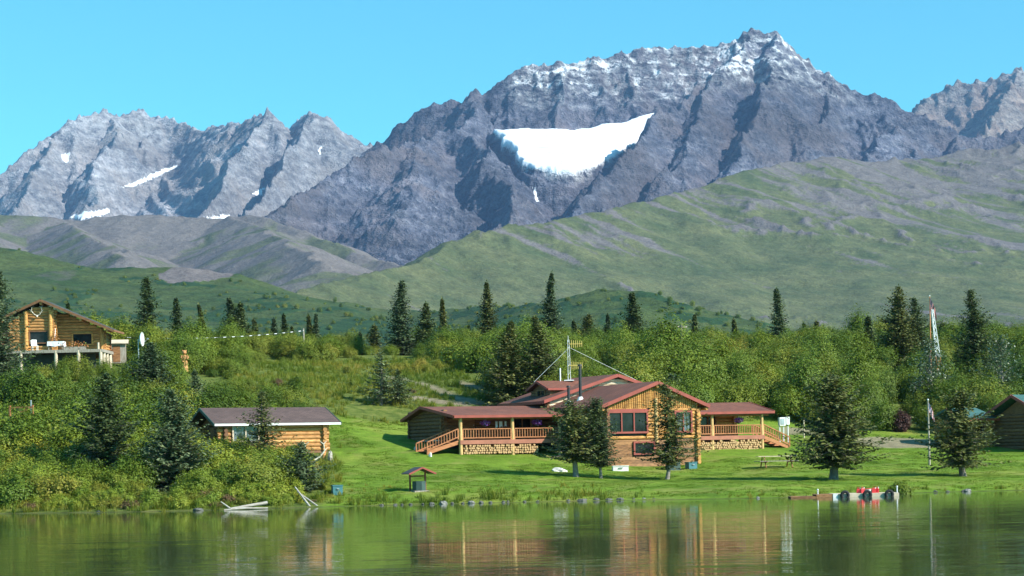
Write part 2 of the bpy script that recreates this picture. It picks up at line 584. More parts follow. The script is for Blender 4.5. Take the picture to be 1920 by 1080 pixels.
def ground_material():
    m, t, b = mat("meadow_and_lawn")
    n1 = tex(t, 0.16, 5, 0.6)
    n2 = tex(t, 1.3, 5, 0.7)
    n3 = tex(t, 9.0, 3, 0.7)
    lw = ramp(t, n1, [(0.30, (0.095, 0.175, 0.016)), (0.50, (0.165, 0.265, 0.028)), (0.70, (0.27, 0.30, 0.055))])
    lw = mixc(t, 1.0, lw, ramp(t, n2, [(0.25, 0.62), (0.75, 1.30)]), 'MULTIPLY')
    lw = mixc(t, 1.0, lw, ramp(t, n3, [(0.25, 0.70), (0.75, 1.25)]), 'MULTIPLY')
    dry = tex(t, 0.42, 4, 0.6)
    lw = mixc(t, ramp(t, dry, [(0.52, 0.0), (0.68, 0.55)]), lw, (0.30, 0.27, 0.085))
    md = ramp(t, n2, [(0.25, (0.035, 0.060, 0.014)), (0.5, (0.12, 0.16, 0.032)), (0.78, (0.27, 0.25, 0.075))])
    col = mixc(t, attr(t, "lawn"), md, lw)
    gr = ramp(t, n2, [(0.3, (0.22, 0.17, 0.12)), (0.7, (0.38, 0.31, 0.23))])
    col = mixc(t, attr(t, "soil"), col, gr)
    bed = ramp(t, n2, [(0.3, (0.03, 0.025, 0.015)), (0.7, (0.11, 0.09, 0.05))])
    col = mixc(t, attr(t, "bank"), col, bed)
    t.links.new(col, b.inputs["Base Color"])
    b.inputs["Roughness"].default_value = 0.95
    b.inputs["Specular IOR Level"].default_value = 0.1
    bump(t, b, math_(t, 'ADD', n3, math_(t, 'MULTIPLY', tex(t, 26, 2, 0.7), 0.6)), 0.9, 0.09)
    return m
me = np_mesh("ground", np.stack([Xg, Yg, Zg], -1).reshape(-1, 3), gf, [ground_material()], True,
             {"lawn": lawn, "soil": soil * .8, "bank": 1 - smooth(-0.03, 0.05, Zg)})
tag(link(bpy.data.objects.new("ground", me)), kind='structure')

# ------------------------------------------------------------------ lake
def water_material():
    m, t, b = mat("lake_water")
    b.inputs["Base Color"].default_value = (0.050, 0.074, 0.026, 1)
    b.inputs["Roughness"].default_value = 0.025
    b.inputs["IOR"].default_value = 1.333
    pos = N(t, "ShaderNodeNewGeometry").outputs["Position"]
    fine = tex(t, 1.0, 2, 0.5, pos, (1.3, 2.6, 1))
    small = tex(t, 1.0, 2, 0.5, pos, (0.55, 3.2, 1), 0.4)
    swell = tex(t, 1.0, 1, 0.5, pos, (0.10, 0.95, 1), 0.3)
    patch = ramp(t, tex(t, 1.0, 3, 0.55, pos, (0.05, 0.11, 1)), [(0.42, 0.15), (0.62, 1.0)])
    sep = N(t, "ShaderNodeSeparateXYZ")
    t.links.new(pos, sep.inputs[0])
    near = N(t, "ShaderNodeMapRange")
    near.inputs["From Min"].default_value = 86
    near.inputs["From Max"].default_value = 62
    near.inputs["To Min"].default_value = 0.10
    near.inputs["To Max"].default_value = 1.0
    t.links.new(sep.outputs[1], near.inputs[0])
    h = math_(t, 'MULTIPLY', math_(t, 'ADD', math_(t, 'MULTIPLY', small, 2.0), math_(t, 'MULTIPLY', swell, 3.0)), math_(t, 'MULTIPLY', patch, near.outputs[0]))
    h = math_(t, 'ADD', h, math_(t, 'MULTIPLY', fine, 0.85))
    bump(t, b, h, 1.0, 0.0052)
    return m
xs = np.linspace(-120, 120, 61); ys = np.linspace(-30, 140, 41)
Xw, Yw = np.meshgrid(xs, ys)
wi = np.arange(Xw.size).reshape(Xw.shape)
me = np_mesh("lake", np.stack([Xw, Yw, Xw * 0], -1).reshape(-1, 3), np.stack([wi[:-1, :-1], wi[:-1, 1:], wi[1:, 1:], wi[1:, :-1]], -1).reshape(-1, 4), [water_material()], True)
tag(link(bpy.data.objects.new("lake_water", me)), kind='structure')

# ------------------------------------------------------------------ mountains: ridges with falling, gullied flanks
def ridge_field(X, Y, ridges):
    """Highest of all ridges' flanks. Each ridge: points (px, py, d), drop A over length L, gully depth g, seed."""
    H = np.full(X.shape, -1e9); SS = np.zeros(X.shape); DD = np.full(X.shape, 1e9)
    soft = 18.0
    acc = None
    for k, (pts, A, L, g, crest) in enumerate(ridges):
        P = np.array([sight(*p) for p in pts])
        best = np.full(X.shape, 1e18); hz = np.full(X.shape, -1e9)
        wx = X + fbm(X / 420, Y / 420, 3, 60 + k) * 70 * (k > 0) + fbm(X / 130, Y / 130, 2, 160 + k) * 16
        wy = Y + fbm(X / 420, Y / 420, 3, 80 + k) * 70 * (k > 0) + fbm(X / 130, Y / 130, 2, 180 + k) * 16
        for a, b in zip(P[:-1], P[1:]):
            e = b[:2] - a[:2]
            ln = math.hypot(*e)
            tt = np.clip(((wx - a[0]) * e[0] + (wy - a[1]) * e[1]) / ln ** 2, 0, 1)
            d2 = (wx - a[0] - tt * e[0]) ** 2 + (wy - a[1] - tt * e[1]) ** 2
            best = np.minimum(best, d2)
            hz = np.maximum(hz, a[2] + (b[2] - a[2]) * tt - A * (1 - np.exp(-np.sqrt(d2) / L)))
        ch = P[-1, :2] - P[0, :2]; ch = ch / np.hypot(*ch)
        ss = (wx - P[0, 0]) * ch[0] + (wy - P[0, 1]) * ch[1]
        d = np.sqrt(best)
        ramp_ = 1 - np.exp(-d / 160.0)
        gl = ridged(ss / 210 + k * 7.3, d / 900, 4, 11 + k) - 0.45
        h = hz + g * ramp_ * gl + crest * (ridged(wx / 70, wy / 70, 4, 21 + k) - 0.4) * np.exp(-d / 120)
        up = h > H
        SS = np.where(up, ss + k * 5000, SS); DD = np.where(up, d, DD)
        H = np.where(up, h, H)
    return H, SS, DD

def sheet(name, kr, dr, cols, rows, fn, material, label=None):
    k = np.linspace(kr[0], kr[1], cols)
    y = np.linspace(dr[0], dr[1], rows)
    K, Y = np.meshgrid(k, y)
    X = K * Y
    Z, at = fn(X, Y)
    i = np.arange(K.size).reshape(K.shape)
    f = np.stack([i[:-1, :-1], i[:-1, 1:], i[1:, 1:], i[1:, :-1]], -1).reshape(-1, 4)
    me = np_mesh(name, np.stack([X, Y, Z], -1).reshape(-1, 3), f, [material], True, at)
    return tag(link(bpy.data.objects.new(name, me)), kind='structure')

def rock_material(name, lo, mid, hi, warm, scale=1.0):
    m, t, b = mat(name)
    n1 = tex(t, 0.0035 * scale, 6, 0.62)
    n2 = tex(t, 0.022 * scale, 5, 0.65, None, (1, 1, 1.8))
    n3 = tex(t, 0.09 * scale, 3, 0.7)
    col = ramp(t, n2, [(0.30, lo), (0.5, mid), (0.72, hi)])
    col = mixc(t, ramp(t, n1, [(0.46, 0.0), (0.62, 0.85)]), col, warm)
    n0 = tex(t, 0.0016 * scale, 5, 0.6, None, (1, 1, 2.2), 0.6)
    col = mixc(t, 1.0, col, ramp(t, n0, [(0.34, 0.70), (0.5, 1.0), (0.66, 1.45)]), 'MULTIPLY')
    beds = N(t, "ShaderNodeTexWave")
    beds.bands_direction = 'Z'
    beds.inputs["Scale"].default_value = 0.006
    beds.inputs["Distortion"].default_value = 9.0
    beds.inputs["Detail"].default_value = 4.0
    beds.inputs["Detail Scale"].default_value = 0.9
    t.links.new(N(t, "ShaderNodeNewGeometry").outputs["Position"], beds.inputs["Vector"])
    col = mixc(t, 1.0, col, ramp(t, beds.outputs["Fac"], [(0.1, 0.90), (0.9, 1.09)]), 'MULTIPLY')
    col = mixc(t, 1.0, col, ramp(t, n3, [(0.3, 0.70), (0.7, 1.25)]), 'MULTIPLY')
    col = mixc(t, math_(t, 'MULTIPLY', ramp(t, attr(t, "snow"), [(0.12, 0.0), (0.5, 0.75)]), ramp(t, n2, [(0.42, 0.0), (0.62, 1.0)])), col, (0.52, 0.53, 0.55))
    veg = attr(t, "veg")
    vg = ramp(t, n2, [(0.3, (0.055, 0.085, 0.03)), (0.7, (0.13, 0.15, 0.05))])
    col = mixc(t, veg, col, vg)
    sn = math_(t, 'ADD', attr(t, "snow"), math_(t, 'MULTIPLY', math_(t, 'SUBTRACT', n3, 0.5), 0.9))
    sn = math_(t, 'ADD', sn, math_(t, 'MULTIPLY', math_(t, 'SUBTRACT', n2, 0.5), 0.5))
    snf = ramp(t, sn, [(0.50, 0.0), (0.62, 1.0)])
    col = mixc(t, math_(t, 'MULTIPLY', snf, ramp(t, attr(t, "snow"), [(0.55, 0.55), (0.9, 1.0)])), col, ramp(t, n2, [(0.25, (0.62, 0.66, 0.72)), (0.5, (0.84, 0.86, 0.90))]))
    t.links.new(col, b.inputs["Base Color"])
    b.inputs["Roughness"].default_value = 0.95
    b.inputs["Specular IOR Level"].default_value = 0.1
    h = math_(t, 'ADD', math_(t, 'MULTIPLY', n2, 1.0), math_(t, 'MULTIPLY', n3, 0.7))
    nb = N(t, "ShaderNodeBump")
    nb.inputs["Distance"].default_value = 26.0
    t.links.new(h, nb.inputs["Height"])
    t.links.new(ramp(t, attr(t, "snow"), [(0.6, 0.9), (0.95, 0.08)]), nb.inputs["Strength"])
    t.links.new(nb.outputs[0], b.inputs["Normal"])
    return m

def slope_up(Z, X, Y):
    zy = np.gradient(Z, axis=0) / np.maximum(np.gradient(Y, axis=0), 1e-3)
    dx = np.gradient(X, axis=1)
    zx = np.gradient(Z, axis=1) / np.maximum(dx, 1e-3)
    return zx, zy

def poly_world(poly):
    P = [sight(*p) for p in poly]
    return [(p[0], p[1]) for p in P]

# left far range --------------------------------------------------------------
def left_range(X, Y):
    sky = [(-420, 470), (-200, 420), (-100, 385), (0, 328), (40, 292), (80, 263), (110, 246), (128, 224), (165, 213), (197, 203), (215, 218), (236, 209), (266, 203), (290, 217), (322, 221), (345, 232), (375, 243), (410, 237), (440, 224), (455, 231), (480, 216), (501, 207), (520, 226), (535, 246), (556, 222), (589, 208), (622, 228), (650, 245), (690, 268), (740, 300), (800, 330)]
    dep = lambda x: float(np.interp(x, [-420, 0, 197, 290, 345, 440, 501, 530, 556, 589, 650, 800], [8200, 8300, 8900, 9250, 9100, 8600, 8250, 8700, 8850, 8300, 8600, 8900]))
    R = [([(x, y, dep(x)) for x, y in sky], 1250, 1150, 80, 24),
         ([(197, 204, 8950), (205, 250, 8600), (190, 310, 8200), (170, 400, 7700)], 900, 700, 90, 30),
         ([(110, 246, 8610), (75, 300, 8250), (40, 360, 7900), (0, 410, 7600)], 900, 700, 90, 20),
         ([(292, 218, 9230), (268, 262, 8850), (240, 320, 8450)], 800, 700, 60, 20),
         ([(501, 217, 8230), (474, 252, 8000), (436, 305, 7700), (380, 405, 7250)], 1250, 640, 60, 10),
         ([(440, 226, 8600), (425, 256, 8400)], 900, 700, 60, 20),
         ([(589, 210, 8300), (560, 256, 8020), (520, 312, 7700), (466, 398, 7250)], 1250, 640, 60, 10),
         ([(660, 250, 8640), (640, 300, 8300), (600, 360, 7900)], 900, 700, 70, 20)]
    Z, ss, d = ridge_field(X, Y, R)
    Z = Z + (ridged(X / 130, Y / 130, 5, 77) - .45) * 26
    zx, zy = slope_up(Z, X, Y)
    strata = noise(X / 260, Z / 26 + fbm(X / 200, Y / 200, 2, 6) * 2, 8)
    snow = smooth(1250, 1600, Z) * .32 + np.clip(strata, 0, 1) * .42 * smooth(1150, 1450, Z) * smooth(.1, .9, 1.35 - np.abs(zy) - .35 * np.abs(zx))
    px, py = look(X, Y, Z)
    for poly in ([(225, 352), (258, 338), (302, 318), (340, 308), (300, 330), (250, 350)], [(130, 405), (160, 398), (208, 390), (205, 402), (150, 412)], [(370, 408), (432, 402), (430, 412), (372, 414)],
                 [(115, 290), (132, 286), (128, 305), (118, 304)], [(592, 280), (606, 276), (600, 290)], [(470, 365), (500, 348), (490, 366)]):
        w = [(x, y) for x, y in poly]
        snow = np.maximum(snow, 1.0 * inside(px + noise(X / 30, Y / 30, 3) * 3, py, w))
    return Z, {"snow": snow, "veg": np.zeros(Z.shape)}
RK1 = rock_material("pale_grey_rock", (0.125, 0.131, 0.152), (0.24, 0.243, 0.265), (0.41, 0.41, 0.43), (0.29, 0.27, 0.268))
sheet("mountain", (-0.42, 0.06), (6600, 9700), 620, 400, left_range, RK1)

# right far peak ---------------------------------------------------------------
def right_peak(X, Y):
    sky = [(1500, 330), (1600, 260), (1680, 215), (1735, 190), (1745, 176), (1762, 163), (1800, 152), (1850, 144), (1880, 135), (1905, 123), (1925, 138), (1980, 170), (2080, 205), (2250, 270)]
    R = [([(x, y, 9400) for x, y in sky], 1100, 1100, 120, 40),
         ([(1905, 125, 9350), (1885, 180, 8900), (1850, 240, 8400), (1830, 280, 8000)], 900, 900, 90, 24),
         ([(1740, 190, 9350), (1700, 230, 8900), (1690, 280, 8400)], 900, 900, 80, 20)]
    Z, ss, d = ridge_field(X, Y, R)
    Z = Z + (ridged(X / 120, Y / 120, 5, 78) - .45) * 34
    return Z, {"snow": smooth(1500, 1900, Z) * .38, "veg": np.zeros(Z.shape)}
RK3 = rock_material("brown_grey_rock", (0.13, 0.115, 0.115), (0.21, 0.185, 0.175), (0.30, 0.27, 0.25), (0.27, 0.195, 0.16))
sheet("mountain", (0.13, 0.42), (8000, 9800), 400, 220, right_peak, RK3)

# main massif ------------------------------------------------------------------
GLACIER = [(925, 236), (945, 240), (980, 236), (1030, 240), (1080, 243), (1110, 238), (1150, 229), (1200, 218), (1240, 211), (1250, 215), (1215, 250), (1165, 276), (1105, 304), (1085, 311), (1045, 315), (1000, 310), (984, 297), (962, 272)]
def gl_depth(py):
    return 6950 - (py - 211) / 115.0 * 800
GLW = poly_world([(x, y, gl_depth(y)) for x, y in GLACIER])
G0, G1 = sight(1080, 232, gl_depth(232)), sight(1040, 328, gl_depth(328))
def massif(X, Y):
    sky = [(560, 360), (640, 318), (690, 280), (725, 258), (746, 240), (770, 225), (794, 200), (815, 187), (842, 190), (860, 193), (880, 181), (893, 172), (905, 186), (930, 165), (960, 140), (985, 122), (1012, 112), (1040, 105), (1100, 104), (1140, 105), (1180, 98), (1215, 86), (1235, 84), (1260, 92), (1300, 96), (1350, 88), (1380, 78), (1395, 63), (1410, 58), (1430, 60), (1450, 57), (1470, 75), (1500, 100), (1540, 132), (1570, 152), (1610, 171), (1660, 184), (1700, 206), (1760, 231), (1800, 249), (1860, 251), (1920, 247), (2100, 262), (2300, 300)]
    R = [([(x, y, 7250 + 120 * math.sin(x / 170)) for x, y in sky], 1522, 1450, 90, 12),
         ([(893, 173, 7200), (880, 212, 6900), (852, 240, 6650), (780, 262, 6350), (700, 286, 6150), (620, 328, 5950), (548, 365, 5750), (485, 402, 5600)], 1377, 1305, 80, 14),
         ([(852, 240, 6650), (915, 272, 6300), (945, 322, 6000), (958, 392, 5650)], 1232, 1160, 80, 14),
         ([(780, 262, 6350), (770, 330, 5950), (775, 400, 5550)], 1300, 1900, 80, 14),
         ([(1408, 62, 7100), (1335, 150, 6750), (1245, 218, 6400), (1178, 286, 6080), (1118, 334, 5850), (1062, 402, 5550)], 1450, 1189, 80, 14),
         ([(1335, 150, 6750), (1290, 250, 6300), (1230, 340, 5900)], 1305, 1305, 80, 14),
         ([(1452, 60, 7150), (1440, 150, 6750), (1400, 250, 6300), (1350, 340, 5850)], 1377, 1377, 80, 14),
         ([(1540, 134, 7200), (1540, 210, 6800), (1500, 290, 6350)], 1305, 1305, 80, 14),
         ([(1660, 186, 7200), (1665, 240, 6800), (1630, 300, 6400)], 1232, 1232, 80, 14),
         ([(1800, 250, 7200), (1780, 290, 6800)], 1160, 1232, 80, 20)]
    Z, ss, d = ridge_field(X, Y, R)
    Z = Z + (ridged(X / 110, Y / 110, 5, 79) - .45) * 26 + fbm(X / 330, Y / 330, 4, 179) * 40 + (ridged(X / 46, Y / 46, 3, 279) - .4) * 10
    # the hanging glacier lies in its bowl
    e = 45
    jx_, jy_ = X + fbm(X / 90, Y / 90, 3, 41) * 30, Y + fbm(X / 90, Y / 90, 3, 43) * 30
    ins = inside(jx_, jy_, GLW)
    cx, cy = np.mean([p[0] for p in GLW]), np.mean([p[1] for p in GLW])
    tt = (Y - G0[1]) / (G1[1] - G0[1])
    lvl = G0[2] + (G1[2] - G0[2]) * tt + fbm(X / 180, Y / 180, 3, 44) * 10 - 7 * np.clip(tt - .6, 0, 1) * (np.abs(noise(X / 26, Y / 60, 45))) - 16 * np.exp(-((tt - .45) / .25) ** 2) * np.abs(noise(X / 210, Y / 160, 46))
    big = inside(cx + (jx_ - cx) / 1.08, cy + (jy_ - cy) / 1.10, GLW)
    m = ins.astype(float)
    m2 = np.maximum(m, big * .6)
    for _ in range(2):
        m2 = (m2 + np.roll(m2, 1, 0) + np.roll(m2, -1, 0) + np.roll(m2, 1, 1) + np.roll(m2, -1, 1)) / 5
    Z = Z * (1 - m2) + np.where(m2 > 0, lvl, 0) * m2
    zx, zy = slope_up(Z, X, Y)
    px, py = look(X, Y, Z)
    strata = noise(X / 240, Z / 22 + fbm(X / 200, Y / 200, 2, 6) * 2.2, 8)
    fl = ridged(X / 90 + Z / 300, Z / 700, 3, 52)
    hi = smooth(1180, 1420, Z) * smooth(-60, 60, X) * (1 - smooth(1150, 1450, X))
    snow = .92 * hi * (.44 + .42 * np.clip(strata, -.2, 1) + .32 * (fl - .35)) * smooth(0, 1, 1.7 - np.hypot(zx, zy) * .6)
    snow = np.where(Z > 1250, snow + .08, snow)
    ms = m
    for _ in range(2):
        ms = (ms + np.roll(ms, 1, 0) + np.roll(ms, -1, 0) + np.roll(ms, 1, 1) + np.roll(ms, -1, 1)) / 5
    snow = np.maximum(snow, ms * 1.1)
    for poly in ([(1002, 372), (1008, 370), (1012, 378), (1006, 380)], [(998, 352), (1003, 350), (1008, 372), (1003, 372)]):
        snow = np.maximum(snow, .85 * inside(px, py, poly))
    return Z, {"snow": snow, "veg": .35 * smooth(.1, .5, fbm(X / 200, Y / 200, 3, 90)) * (1 - smooth(500, 800, Z))}
RK2 = rock_material("dark_grey_rock", (0.046, 0.051, 0.072), (0.100, 0.105, 0.138), (0.205, 0.203, 0.238), (0.140, 0.122, 0.132))
sheet("mountain", (-0.16, 0.40), (3900, 7650), 900, 580, massif, RK2)

# middle hill on the left ------------------------------------------------------
def hill_material(name, rock_lo, rock_hi, g1, g2, brush=False):
    m, t, b = mat(name)
    n1 = tex(t, 0.012, 5, 0.62)
    n2 = tex(t, 0.06, 5, 0.65)
    rk = ramp(t, n2, [(0.3, rock_lo), (0.7, rock_hi)])
    gr = ramp(t, n1, [(0.32, g1), (0.68, g2)])
    gr = mixc(t, 1.0, gr, ramp(t, n2, [(0.3, 0.75), (0.7, 1.2)]), 'MULTIPLY')
    col = mixc(t, ramp(t, math_(t, 'ADD', attr(t, "veg"), math_(t, 'MULTIPLY', math_(t, 'SUBTRACT', n2, 0.5), 0.9)), [(0.25, 0.0), (0.75, 1.0)]), rk, gr)
    n4 = tex(t, 0.22, 3, 0.7)
    col = mixc(t, 1.0, col, ramp(t, n4, [(0.3, 0.72), (0.7, 1.26)]), 'MULTIPLY')
    if brush:
        bz = math_(t, 'ADD', attr(t, "brush"), math_(t, 'MULTIPLY', math_(t, 'SUBTRACT', n2, 0.5), 0.8))
        col = mixc(t, ramp(t, bz, [(0.48, 0.0), (0.58, 1.0)]), col, ramp(t, n2, [(0.3, (0.015, 0.040, 0.016)), (0.7, (0.035, 0.075, 0.028))]))
    t.links.new(col, b.inputs["Base Color"])
    b.inputs["Roughness"].default_value = 0.95
    b.inputs["Specular IOR Level"].default_value = 0.1
    bump(t, b, math_(t, 'ADD', n2, math_(t, 'MULTIPLY', n4, 0.25)), 0.8, 5.0)
    return m

def mid_hill(X, Y):
    sky = [(-400, 392), (-100, 398), (0, 398), (60, 402), (130, 411), (230, 402), (330, 406), (400, 411), (450, 403), (500, 405), (560, 428), (620, 456), (690, 482), (760, 498), (820, 520), (900, 560)]
    dep = lambda x: 4600 - max(0, x - 450) * 2.0
    R = [([(x, y, dep(x)) for x, y in sky], 620, 1300, 24, 6),
         ([(450, 405, 4600), (520, 440, 4000), (600, 490, 3300)], 420, 900, 22, 5),
         ([(130, 411, 4600), (170, 440, 4000), (230, 480, 3300)], 420, 900, 22, 5),
         ([(-60, 400, 4600), (-60, 440, 4000), (-40, 480, 3300)], 420, 900, 22, 5)]
    Z, ss, d = ridge_field(X, Y, R)
    Z = Z + fbm(X / 160, Y / 160, 4, 12) * 10
    st = fbm(ss / 130, d / 900, 4, 14)
    veg = smooth(-.25, .35, st + fbm(X / 260, Y / 260, 3, 15) * .8 - (Z - 330) / 900 * .8 + .04)
    return Z, {"veg": veg * .9}
MH = hill_material("tundra_grey_green", (0.11, 0.10, 0.095), (0.18, 0.16, 0.15), (0.078, 0.090, 0.050), (0.115, 0.125, 0.068))
sheet("hill", (-0.42, 0.06), (2500, 4800), 420, 220, mid_hill, MH)

# big green shoulder on the right ---------------------------------------------
def shoulder(X, Y):
    sky = [(150, 680, 1900), (420, 600, 2250), (560, 545, 2500), (650, 521, 2650), (720, 506, 2750), (790, 486, 2850), (850, 452, 3000), (920, 431, 3100), (1000, 421, 3200), (1070, 406, 3320), (1130, 391, 3400), (1220, 373, 3560), (1300, 353, 3700), (1360, 331, 3800), (1430, 313, 3950), (1500, 301, 4080), (1560, 294, 4180), (1640, 304, 4260), (1700, 301, 4320), (1760, 289, 4380), (1850, 279, 4450), (1920, 273, 4500), (2100, 255, 4600), (2400, 240, 4700)]
    R = [(sky, 900, 1900, 9, 5)]
    Z, ss, d = ridge_field(X, Y, R)
    Z = Z - np.clip(1500 - Y, 0, 600) * .1
    Z = Z + fbm(X / 150, Y / 150, 4, 22) * 7
    st = fbm(ss / 42 + fbm(X / 240, Y / 240, 3, 3) * 1.1, d / 1100, 5, 24, .62)
    px, py = look(X, Y, Z)
    crag = ridged(X / 90, Y / 90, 4, 66) * smooth(.05, .45, fbm(X / 420, Y / 420, 3, 67) + .25 * smooth(1560, 1800, px) - .1 * smooth(1400, 1000, px))
    Z = Z + crag * 16
    veg = smooth(-.27, .27, st * 1.1 + .40 - (Z - 230) / 560 + fbm(X / 250, Y / 250, 4, 25) * .75 + .16)
    veg = np.clip(veg, 0, 1) * (1 - .8 * smooth(.3, .6, crag))
    brush = smooth(.18, .5, fbm(X / 60, Y / 60, 4, 26) + .9 * (1 - smooth(40, 170, Z)) - .55)
    return Z, {"veg": veg, "brush": brush * .8}
SH_ = hill_material("green_scree_slope", (0.105, 0.095, 0.095), (0.17, 0.155, 0.15), (0.064, 0.086, 0.038), (0.128, 0.135, 0.062), True)
sheet("hill", (-0.16, 0.42), (1150, 4800), 640, 420, shoulder, SH_)

# low dark hills ---------------------------------------------------------------
def low_hill(X, Y):
    sky = [(-400, 455), (-100, 460), (0, 462), (60, 470), (130, 491), (200, 497), (260, 491), (340, 486), (430, 488), (500, 500), (560, 512), (650, 523), (720, 534), (800, 548), (880, 562), (960, 576), (1010, 568), (1060, 557), (1110, 546), (1180, 549), (1250, 563), (1320, 582), (1400, 608), (1500, 640), (1650, 672), (2000, 700), (2400, 700)]
    dep = lambda x: 1750 - 420 * float(smooth(700, 1050, x)) + 0 * x
    R = [([(x, y, dep(x)) for x, y in sky], 270, 900, 1.5, 2.5)]
    Z, ss, d = ridge_field(X, Y, R)
    Z = Z + fbm(X / 70, Y / 70, 4, 32) * 3.0
    back = smooth(0, 400, Y - np.interp(X / Y, [-.3, .05, .3], [1750, 1330, 1330]))
    Z = Z - back * 30
    Z = np.where(Y < 480, Z - (480 - Y) * .4, Z)
    bz = fbm(X / 26, Y / 44, 5, 36, .6) + .55 * fbm(X / 130, Y / 190, 3, 37)
    hi = smooth(70, 170, Z)
    px, py = look(X, Y, Z)
    scree = inside(px + noise(X / 40, Y / 60, 4) * 18, py + noise(X / 40, Y / 60, 5) * 5, [(295, 512), (340, 496), (400, 490), (440, 495), (430, 520), (380, 530), (310, 535)])
    veg = np.clip(1 - .85 * scree - .35 * smooth(.1, .4, fbm(X / 60, Y / 180, 3, 39)) * hi, 0, 1)
    brush = smooth(-.30, .32, bz + .14 - hi * .42) * (1 - scree)
    low_hill.grid = (X, Y, Z, brush)
    return Z + 1.2 * brush, {"veg": veg, "brush": brush}
LH = hill_material("brushy_hill", (0.12, 0.105, 0.105), (0.18, 0.155, 0.15), (0.036, 0.066, 0.022), (0.080, 0.102, 0.034), True)
sheet("hill", (-0.42, 0.42), (405, 2300), 560, 260, low_hill, LH)

# ------------------------------------------------------------------ air between here and the mountains
hz = MB().span((-5600, -60, -4), (5600, 10600, 2150)).build("haze", [], None)
hm = bpy.data.materials.new("mountain_air")
hm.use_nodes = True
hm.node_tree.nodes.remove(hm.node_tree.nodes["Principled BSDF"])
pv = hm.node_tree.nodes.new("ShaderNodeVolumePrincipled")
pv.inputs["Color"].default_value = (0.34, 0.56, 1.0, 1)
pv.inputs["Density"].default_value = 3.0e-5
pv.inputs["Anisotropy"].default_value = 0.0
hm.node_tree.links.new(pv.outputs[0], hm.node_tree.nodes["Material Output"].inputs["Volume"])
hz.data.materials.append(hm)
tag(hz, kind='stuff')
# ------------------------------------------------------------------ plants
def leaf_quads(c, size, rng, aspect=1.0, up=0.35, out=None):
    """One small leaf-sized quad per centre c (n,3)."""
    n = len(c)
    nn = rng.normal(size=(n, 3)); nn[:, 2] = np.abs(nn[:, 2]) + up
    if out is not None:
        nn = nn * .50 + out
    nn /= np.linalg.norm(nn, axis=1)[:, None]
    a = rng.normal(size=(n, 3))
    a -= nn * (a * nn).sum(1)[:, None]
    a /= np.linalg.norm(a, axis=1)[:, None]
    b = np.cross(nn, a)
    s = (size * rng.uniform(.6, 1.35, n))[:, None]
    a = a * s * .5 * aspect; b = b * s * .5
    v = np.stack([c - a, c - b * .9 + a * .1, c + a, c + b * .9 + a * .1], 1).reshape(-1, 3)
    f = np.arange(4 * n).reshape(n, 4)
    return v, f

def bush_mesh(name, seed, h, w, stems, per, leaf, material, spread=0.14, lean=0.75, low=0.24):
    """Many-stemmed shrub: leaning stems, side twigs, leaves along the twigs."""
    rng = np.random.default_rng(seed)
    cs = []
    for i in range(stems):
        az = rng.uniform(0, 2 * np.pi)
        rad = rng.uniform(0, 1) ** .6
        L = h * rng.uniform(.62, 1.0) * (1 - .32 * rad ** 2)
        tip = np.array([np.cos(az) * w * .5 * rad, np.sin(az) * w * .5 * rad, L])
        bend = np.array([np.cos(az), np.sin(az), 0]) * w * .10
        for j in range(per):
            t = rng.uniform(low, 1.0) ** .85
            p = tip * np.array([t ** lean, t ** lean, t]) + bend * np.sin(t * np.pi)
            q = rng.normal(size=3) * spread * h * (.35 + .65 * (1 - t) ** .5)
            m = rng.integers(3, 6)
            cs.append(p + q + rng.normal(size=(m, 3)) * leaf * 1.0)
    c = np.concatenate(cs)
    c = c[c[:, 2] > .03]
    o = (c - [0, 0, h * .30]) / [w * .5, w * .5, h * .6]
    o = o / (np.linalg.norm(o, axis=1)[:, None] + 1e-6)
    v, f = leaf_quads(c, leaf, rng, 1.35, .25, o)
    return np_mesh(name, v, f, [material])

LEAF_ALDER = leafmat("alder_leaf", [(0.0, (0.043, 0.077, 0.008)), (0.35, (0.092, 0.148, 0.014)), (0.65, (0.151, 0.205, 0.019)), (0.88, (0.221, 0.256, 0.027)), (1.0, (0.318, 0.277, 0.037))], 0.20, 0.72, patch=0.035)
LEAF_WILLOW = leafmat("willow_leaf", [(0.0, (0.064, 0.099, 0.011)), (0.35, (0.141, 0.186, 0.019)), (0.7, (0.223, 0.235, 0.028)), (0.9, (0.295, 0.252, 0.038)), (1.0, (0.334, 0.208, 0.044))], 0.20, 0.72, patch=0.06)
LEAF_BANK = leafmat("bank_leaf", [(0.0, (0.067, 0.117, 0.012)), (0.4, (0.159, 0.222, 0.021)), (0.75, (0.264, 0.292, 0.030)), (0.92, (0.363, 0.292, 0.037)), (1.0, (0.363, 0.200, 0.042))], 0.20, 0.72, patch=0.12)
LEAF_YELLOW = leafmat("yellowing_leaf", [(0.0, (0.10, 0.13, 0.02)), (0.5, (0.23, 0.24, 0.03)), (1.0, (0.36, 0.30, 0.05))], 0.35, 0.3)
LEAF_RUST = leafmat("rusty_leaf", [(0.0, (0.09, 0.05, 0.03)), (0.5, (0.17, 0.10, 0.05)), (1.0, (0.16, 0.15, 0.05))], 0.3, 0.3)
LEAF_MAROON = leafmat("maroon_leaf", [(0.0, (0.040, 0.020, 0.016)), (1.0, (0.10, 0.042, 0.034))], 0.2, 0.2)
LEAF_SILVER = leafmat("silver_leaf", [(0.0, (0.04, 0.075, 0.03)), (0.6, (0.09, 0.13, 0.06)), (0.85, (0.20, 0.24, 0.16)), (1.0, (0.55, 0.58, 0.50))], 0.25, 0.1, rough=0.35)
GRASS = leafmat("grass_blade", [(0.0, (0.065, 0.110, 0.013)), (0.45, (0.144, 0.197, 0.021)), (0.8, (0.302, 0.266, 0.041)), (1.0, (0.518, 0.347, 0.105))], 0.35, 0.5, patch=0.09)
